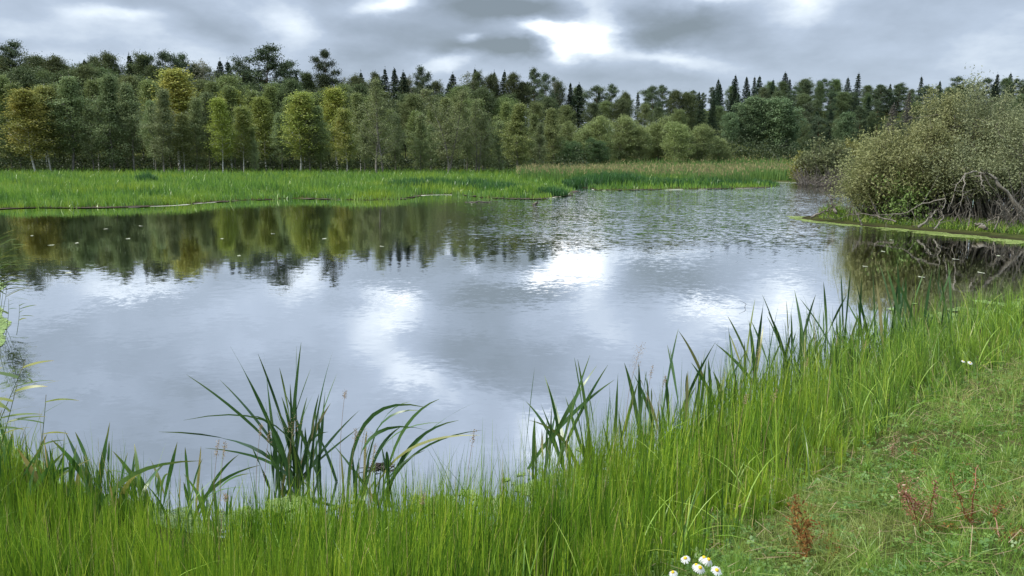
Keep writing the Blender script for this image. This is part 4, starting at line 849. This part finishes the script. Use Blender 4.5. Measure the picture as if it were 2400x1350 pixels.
reed('slender reed with four long leaves reaching right over the water', PD(75,1180,5.6), PD(108,925,5.6), 6, 1, 1, .26)
reed('reed with yellowing leaves at the left edge, tallest of the low ones', PD(-60,1120,5.5), PD(60,845,5.5), 7, 2, 1, .28)
reed('reed with yellow-tipped leaves left of the slender reed', PD(-30,1150,5.3), PD(40,900,5.3), 6, 3, 1, .25)
reed('short reed bending in at the left edge', PD(-70,1150,5.2), PD(5,960,5.2), 6, 4, 1, .25)
for i, (px, top) in enumerate([(-10,545),(2,565),(12,620),(-4,600),(8,585),(18,650)]):
    reed(['tallest','second tallest','second shortest','middle','third tallest','shortest'][i]+' of the green reeds far up the left edge', PD(px-12,735,13.2), PD(px,top,13.2), 16, 10+i, 1, .45, 'green reeds far up the left edge')
for i, (px, top) in enumerate([(0,690),(20,700),(45,712)]):
    reed(['leftmost','middle','rightmost'][i]+' of the short dark reeds standing in duckweed at the left edge', PD(px-6,785,11.4), PD(px,top,11.4), 5, 20+i, 1 if i else -1, .22, 'short dark reeds in duckweed at the left edge')

# ------------------------------------------------------------------ seed heads above the grass
def seedhead(lab, px, py, D, length=.10, wide=.008, lean=(.06, 0), h_=.6, n=70, m='seed', fluff=0.):
    rr = np.random.default_rng(int(px)); tip = PD(px, py, D); b = tip-np.array([lean[0], lean[1], h_]); gb = gzs(b[0], b[1]); b[2] = max(gb, .0)
    o = thing('grass_stalk', lab, 'grass stalk', b, 'flowering grass stalks above the bank'); s_ = Geo(); t_ = Geo(); e = tip-b
    tt = np.linspace(0, 1, 8)[:, None]; ln = e*tt+np.array([lean[0]*-.5, 0, 0])*np.sin(tt*PI); s_.tube(ln, np.linspace(.0022, .0012, 8), 4); s_.build('stem', M['seed'], o)
    v = 1-length/np.linalg.norm(e)*rr.random(n); q = np.array([at_line(ln, min(k, .999)) for k in v])+rr.normal(size=(n, 3))*(wide+fluff)
    t_.leaves(q, .006, .0025, rr); t_.build('seed_head', M[m], o)
for a in [('pale bristly grass head left of the fanned cattails, left one of two',513,1030,5.2,.12),('pale bristly grass head left of the fanned cattails, right one of two',528,1035,5.1,.12),('small cream grass head floating above the pond right of the fanned cattails',809,915,5.6,.06),
 ('tan grass head among the fanned cattail leaves',612,995,5.4,.09),('narrow brown grass head beside the fanned cattails',632,1010,5.4,.08),('tan grass head slanting near the arching cattails',835,1005,5.2,.08),
 ('brown grass head leaning at the foot of the arching cattails',880,1040,5.0,.12),('slim red-brown grass head right of the arching cattails',1112,1010,4.9,.10),('pale tan head bowed over in the rushes below centre',995,1155,4.2,.07),
 ('dark purple-brown seed head low in the left rushes',530,1160,3.9,.03),('pale grass head in the right grass, upper',1895,838,7.2,.09),('tan head leaning left in the right tall grass',1780,815,7.6,.1),
 ('tan grass head right of the brown reed plume',1530,855,6.6,.12),('brown grass head standing further right of the reed plume',1560,880,6.6,.10),('pale yellow grass head in the middle of the right bank',2030,800,8,.1),('pale grass head beside the clover edge',1750,925,5.4,.07),
 ('fallen pale grass stalk with an open head right of centre',1820,912,5.2,.09)]: seedhead(*a)
seedhead('brown drooping reed plume rising above the right grass', 1505, 805, 6.9, .24, .02, (.12, 0), .9, 150, 'seed', .008)
seedhead('open feathery tan seed head beside the arching cattails', 855, 1005, 5.5, .08, .02, n=60, fluff=.012)
seedhead('dry tan flower spray in the heart of the fanned cattails', 690, 985, 5.9, .11, .02, n=110, fluff=.014)

# ------------------------------------------------------------------ daisies
def daisy(lab, px, py, D, dia=.034, tilt=(.5, 0), petals=15, droop=.25, h_=.2):
    rr = np.random.default_rng(int(px*3+py)); c = PD(px, py, D); b = np.array([c[0]+rr.normal()*.02, c[1]+.03, gzs(c[0], c[1]+.03)])
    o = thing('daisy', lab, 'daisy', b, 'white daisies in the grass'); g = Geo(); e = c-b
    g.tube([np.zeros(3), e*.5+[.01, 0, .01], e], [.0016, .0014, .0012], 5)
    for v in (.3, .5, .7): p0 = e*v; g.ribbon(p0, p0+[.01, 0, .012], p0+np.array([rr.normal()*.02, rr.normal()*.02, .02]), .003, 1, .2, 4, .3, .7)
    g.build('stem', M['tall_grass'], o)
    h = Geo(); R_ = dia/2; rx = tilt[0]; Rm = np.array([[1, 0, 0], [0, math.cos(rx), -math.sin(rx)], [0, math.sin(rx), math.cos(rx)]]); cz, sz = math.cos(tilt[1]), math.sin(tilt[1]); Ry = np.array([[cz, 0, sz], [0, 1, 0], [-sz, 0, cz]]); Rm = Ry@Rm
    for i in range(petals):
        a = i*2*PI/petals+rr.normal()*.05; d_ = np.array([math.cos(a), math.sin(a), 0]); s_ = np.array([-d_[1], d_[0], 0])*R_*.17; L_ = R_*rr.uniform(.9, 1.08)
        V = [d_*R_*.25-s_*.5, d_*R_*.25+s_*.5, d_*L_*.6-[0, 0, droop*R_*.35]+s_, d_*L_*.6-[0, 0, droop*R_*.35]-s_, d_*L_-[0, 0, droop*R_]+s_*.55, d_*L_-[0, 0, droop*R_]-s_*.55]
        h.add((np.array(V)@Rm.T)+e, [(0, 1, 2, 3), (3, 2, 4, 5)], rr.random())
    h.build('petals', M['petal'], o); k = Geo(); rings = 5; seg = 12; V = []
    for r_ in range(rings+1):
        ph = r_/rings*PI/2
        for s2 in range(seg): V.append((R_*.36*math.cos(ph)*math.cos(s2*2*PI/seg), R_*.36*math.cos(ph)*math.sin(s2*2*PI/seg), R_*.30*math.sin(ph)))
    Q_ = [(r_*seg+s2, r_*seg+(s2+1) % seg, (r_+1)*seg+(s2+1) % seg, (r_+1)*seg+s2) for r_ in range(rings) for s2 in range(seg)]
    k.add((np.array(V)@Rm.T)+e, Q_, .5); k.build('disc', M['disc'], o, True)
daisy('daisy at the upper left of the bottom group, petals hanging left', 1606, 1308, 2.75, .040, (.35, -.3), droop=.5)
daisy('daisy at the top of the bottom group with drooped petals', 1650, 1306, 2.75, .038, (.3, .0), droop=.9)
daisy('daisy just right of the top one, its petals drooped', 1661, 1311, 2.72, .040, (.35, .2), droop=.9)
daisy('left one of the two low central daisies in the bottom group', 1632, 1324, 2.62, .036, (.35, -.2), droop=.8)
daisy('right one of the two low central daisies in the bottom group', 1641, 1330, 2.6, .042, (.5, .1), droop=.6)
daisy('open daisy at the right of the bottom group', 1680, 1336, 2.6, .042, (.45, .2), droop=.3)
daisy('small daisy low at the left of the bottom group', 1577, 1341, 2.6, .034, (.3, -.3), droop=.7)
daisy('lower daisy of the pair on the right bank', 2274, 850, 7.0, .045, (.6, 0), droop=.2)
daisy('upper daisy of the pair on the right bank', 2258, 846, 7.0, .035, (.4, 0), droop=.4)

# ------------------------------------------------------------------ withered and red-stemmed plants
def weedplant(name, lab, cat, stems, leafn, ms, ml, r0, seed, D=None, ls=.012, grp=None):
    rr = np.random.default_rng(seed); b = G(*stems[0][0]); o = thing(name, lab, cat, b, grp); s_ = Geo(); l_ = Geo()
    for a, *rest in stems:
        p0 = G(*a); pts = [p0]
        for px, py, up in rest: q = PD(px, py, p0[1]+.15*rr.normal()*.5); q[2] = max(q[2], gzs(q[0], q[1])+up); pts.append(q)
        pts = np.array(pts)-b; k = 12; idx = np.linspace(0, 1, len(pts)); q = np.linspace(0, 1, k); ln = np.stack([np.interp(q, idx, pts[:, i]) for i in range(3)], 1)+rr.normal(size=(k, 3))*.003
        s_.tube(ln, r0*(1.1-q*.7), 5, rr.random())
        for i in range(7): 
            p_ = ln[rr.integers(3, k)]; e = p_+rr.normal(size=3)*.035+[0, 0, .02]; s_.tube([p_, e], [r0*.4, r0*.2], 3, rr.random()); l_.leaves(e+rr.normal(size=(leafn//6, 3))*.012, ls*.5, ls*.2, rr)
        v = rr.uniform(.2, 1, leafn); c = np.array([at_line(ln, min(k2, .999)) for k2 in v])+rr.normal(size=(leafn, 3))*.014; l_.leaves(c, ls*rr.uniform(.5, 1.2, leafn), ls*.35, rr)
    s_.build('stems', M[ms], o, True); l_.build('leaves', M[ml], o)
weedplant('withered_plant', 'orange-brown withered plant with curled leaves near the bottom edge', 'withered plant', [((1905,1345),(1890,1260,.08),(1870,1180,.15)),((1880,1330),(1885,1250,.08),(1900,1225,.12)),((1930,1345),(1940,1310,.05),(1960,1320,.06)),((1895,1320),(1865,1230,.1),(1862,1165,.2)),((1885,1340),(1880,1280,.1),(1905,1240,.1))], 70, 'brown_dead', 'brown_dead', .0022, 1, ls=.016)
RG = 'red-stemmed weeds in the meadow'
weedplant('red_weed', 'red-stemmed weed with two long rosy stems forming a V', 'weed', [((2290,1250),(2260,1200,.04),(2225,1110,.12)),((2275,1225),(2285,1150,.1),(2290,1090,.18)),((2280,1240),(2220,1235,.03),(2160,1230,.03))], 50, 'red_stem', 'brown_dead', .0045, 2, grp=RG)
weedplant('red_weed', 'bushy red seeding weed left of the V-shaped red stems', 'weed', [((2150,1250),(2130,1180,.06),(2105,1135,.12)),((2160,1260),(2135,1170,.1),(2110,1150,.12)),((2180,1240),(2150,1180,.08),(2130,1160,.1)),((2170,1250),(2185,1170,.1),(2195,1130,.15))], 110, 'brown_dead', 'red_stem', .0028, 3, grp=RG, ls=.010)
weedplant('red_weed', 'reddish weed lying at the right picture edge', 'weed', [((2340,1275),(2370,1255,.04),(2400,1245,.05)),((2345,1270),(2330,1210,.06),(2340,1180,.1))], 40, 'red_stem', 'brown_dead', .004, 4, grp=RG)
weedplant('seed_weed', 'upright brown seed spike in the middle of the meadow', 'weed', [((2085,1085),(2092,1050,.07),(2100,1030,.1))], 90, 'brown_dead', 'seed', .0025, 5, ls=.010)
weedplant('seed_weed', 'small reddish seed spike right of the brown seed spike', 'weed', [((2140,1100),(2142,1065,.06),(2142,1045,.08))], 60, 'brown_dead', 'brown_dead', .002, 6, ls=.009)
weedplant('yellowed_plant', 'yellow wilted herb at the foot of the rushes', 'withered plant', [((1215,1340),(1210,1310,.05),(1220,1270,.12)),((1130,1345),(1120,1320,.05),(1105,1300,.1))], 60, 'seed', 'reedleaf', .002, 7, ls=.022)
# heap of rotting stems in the duckweed
rr = np.random.default_rng(5); g = Geo()
for i in range(90):
    a = rr.random()*6.28; q = abs(rr.normal())*.07; p0 = np.array([math.cos(a)*q, math.sin(a)*q*.7, rr.uniform(.0, .035)]); dv = rr.normal(size=3)*[.045, .04, .008]; g.tube([p0, p0+dv], [.006, .003], 4, rr.random())
o = tag(g.build('debris_heap', M['bark_dark']), 'small dark heap of rotting stems in the duckweed behind the arching cattails', 'debris'); o.location = P(895,1095)
print('done')
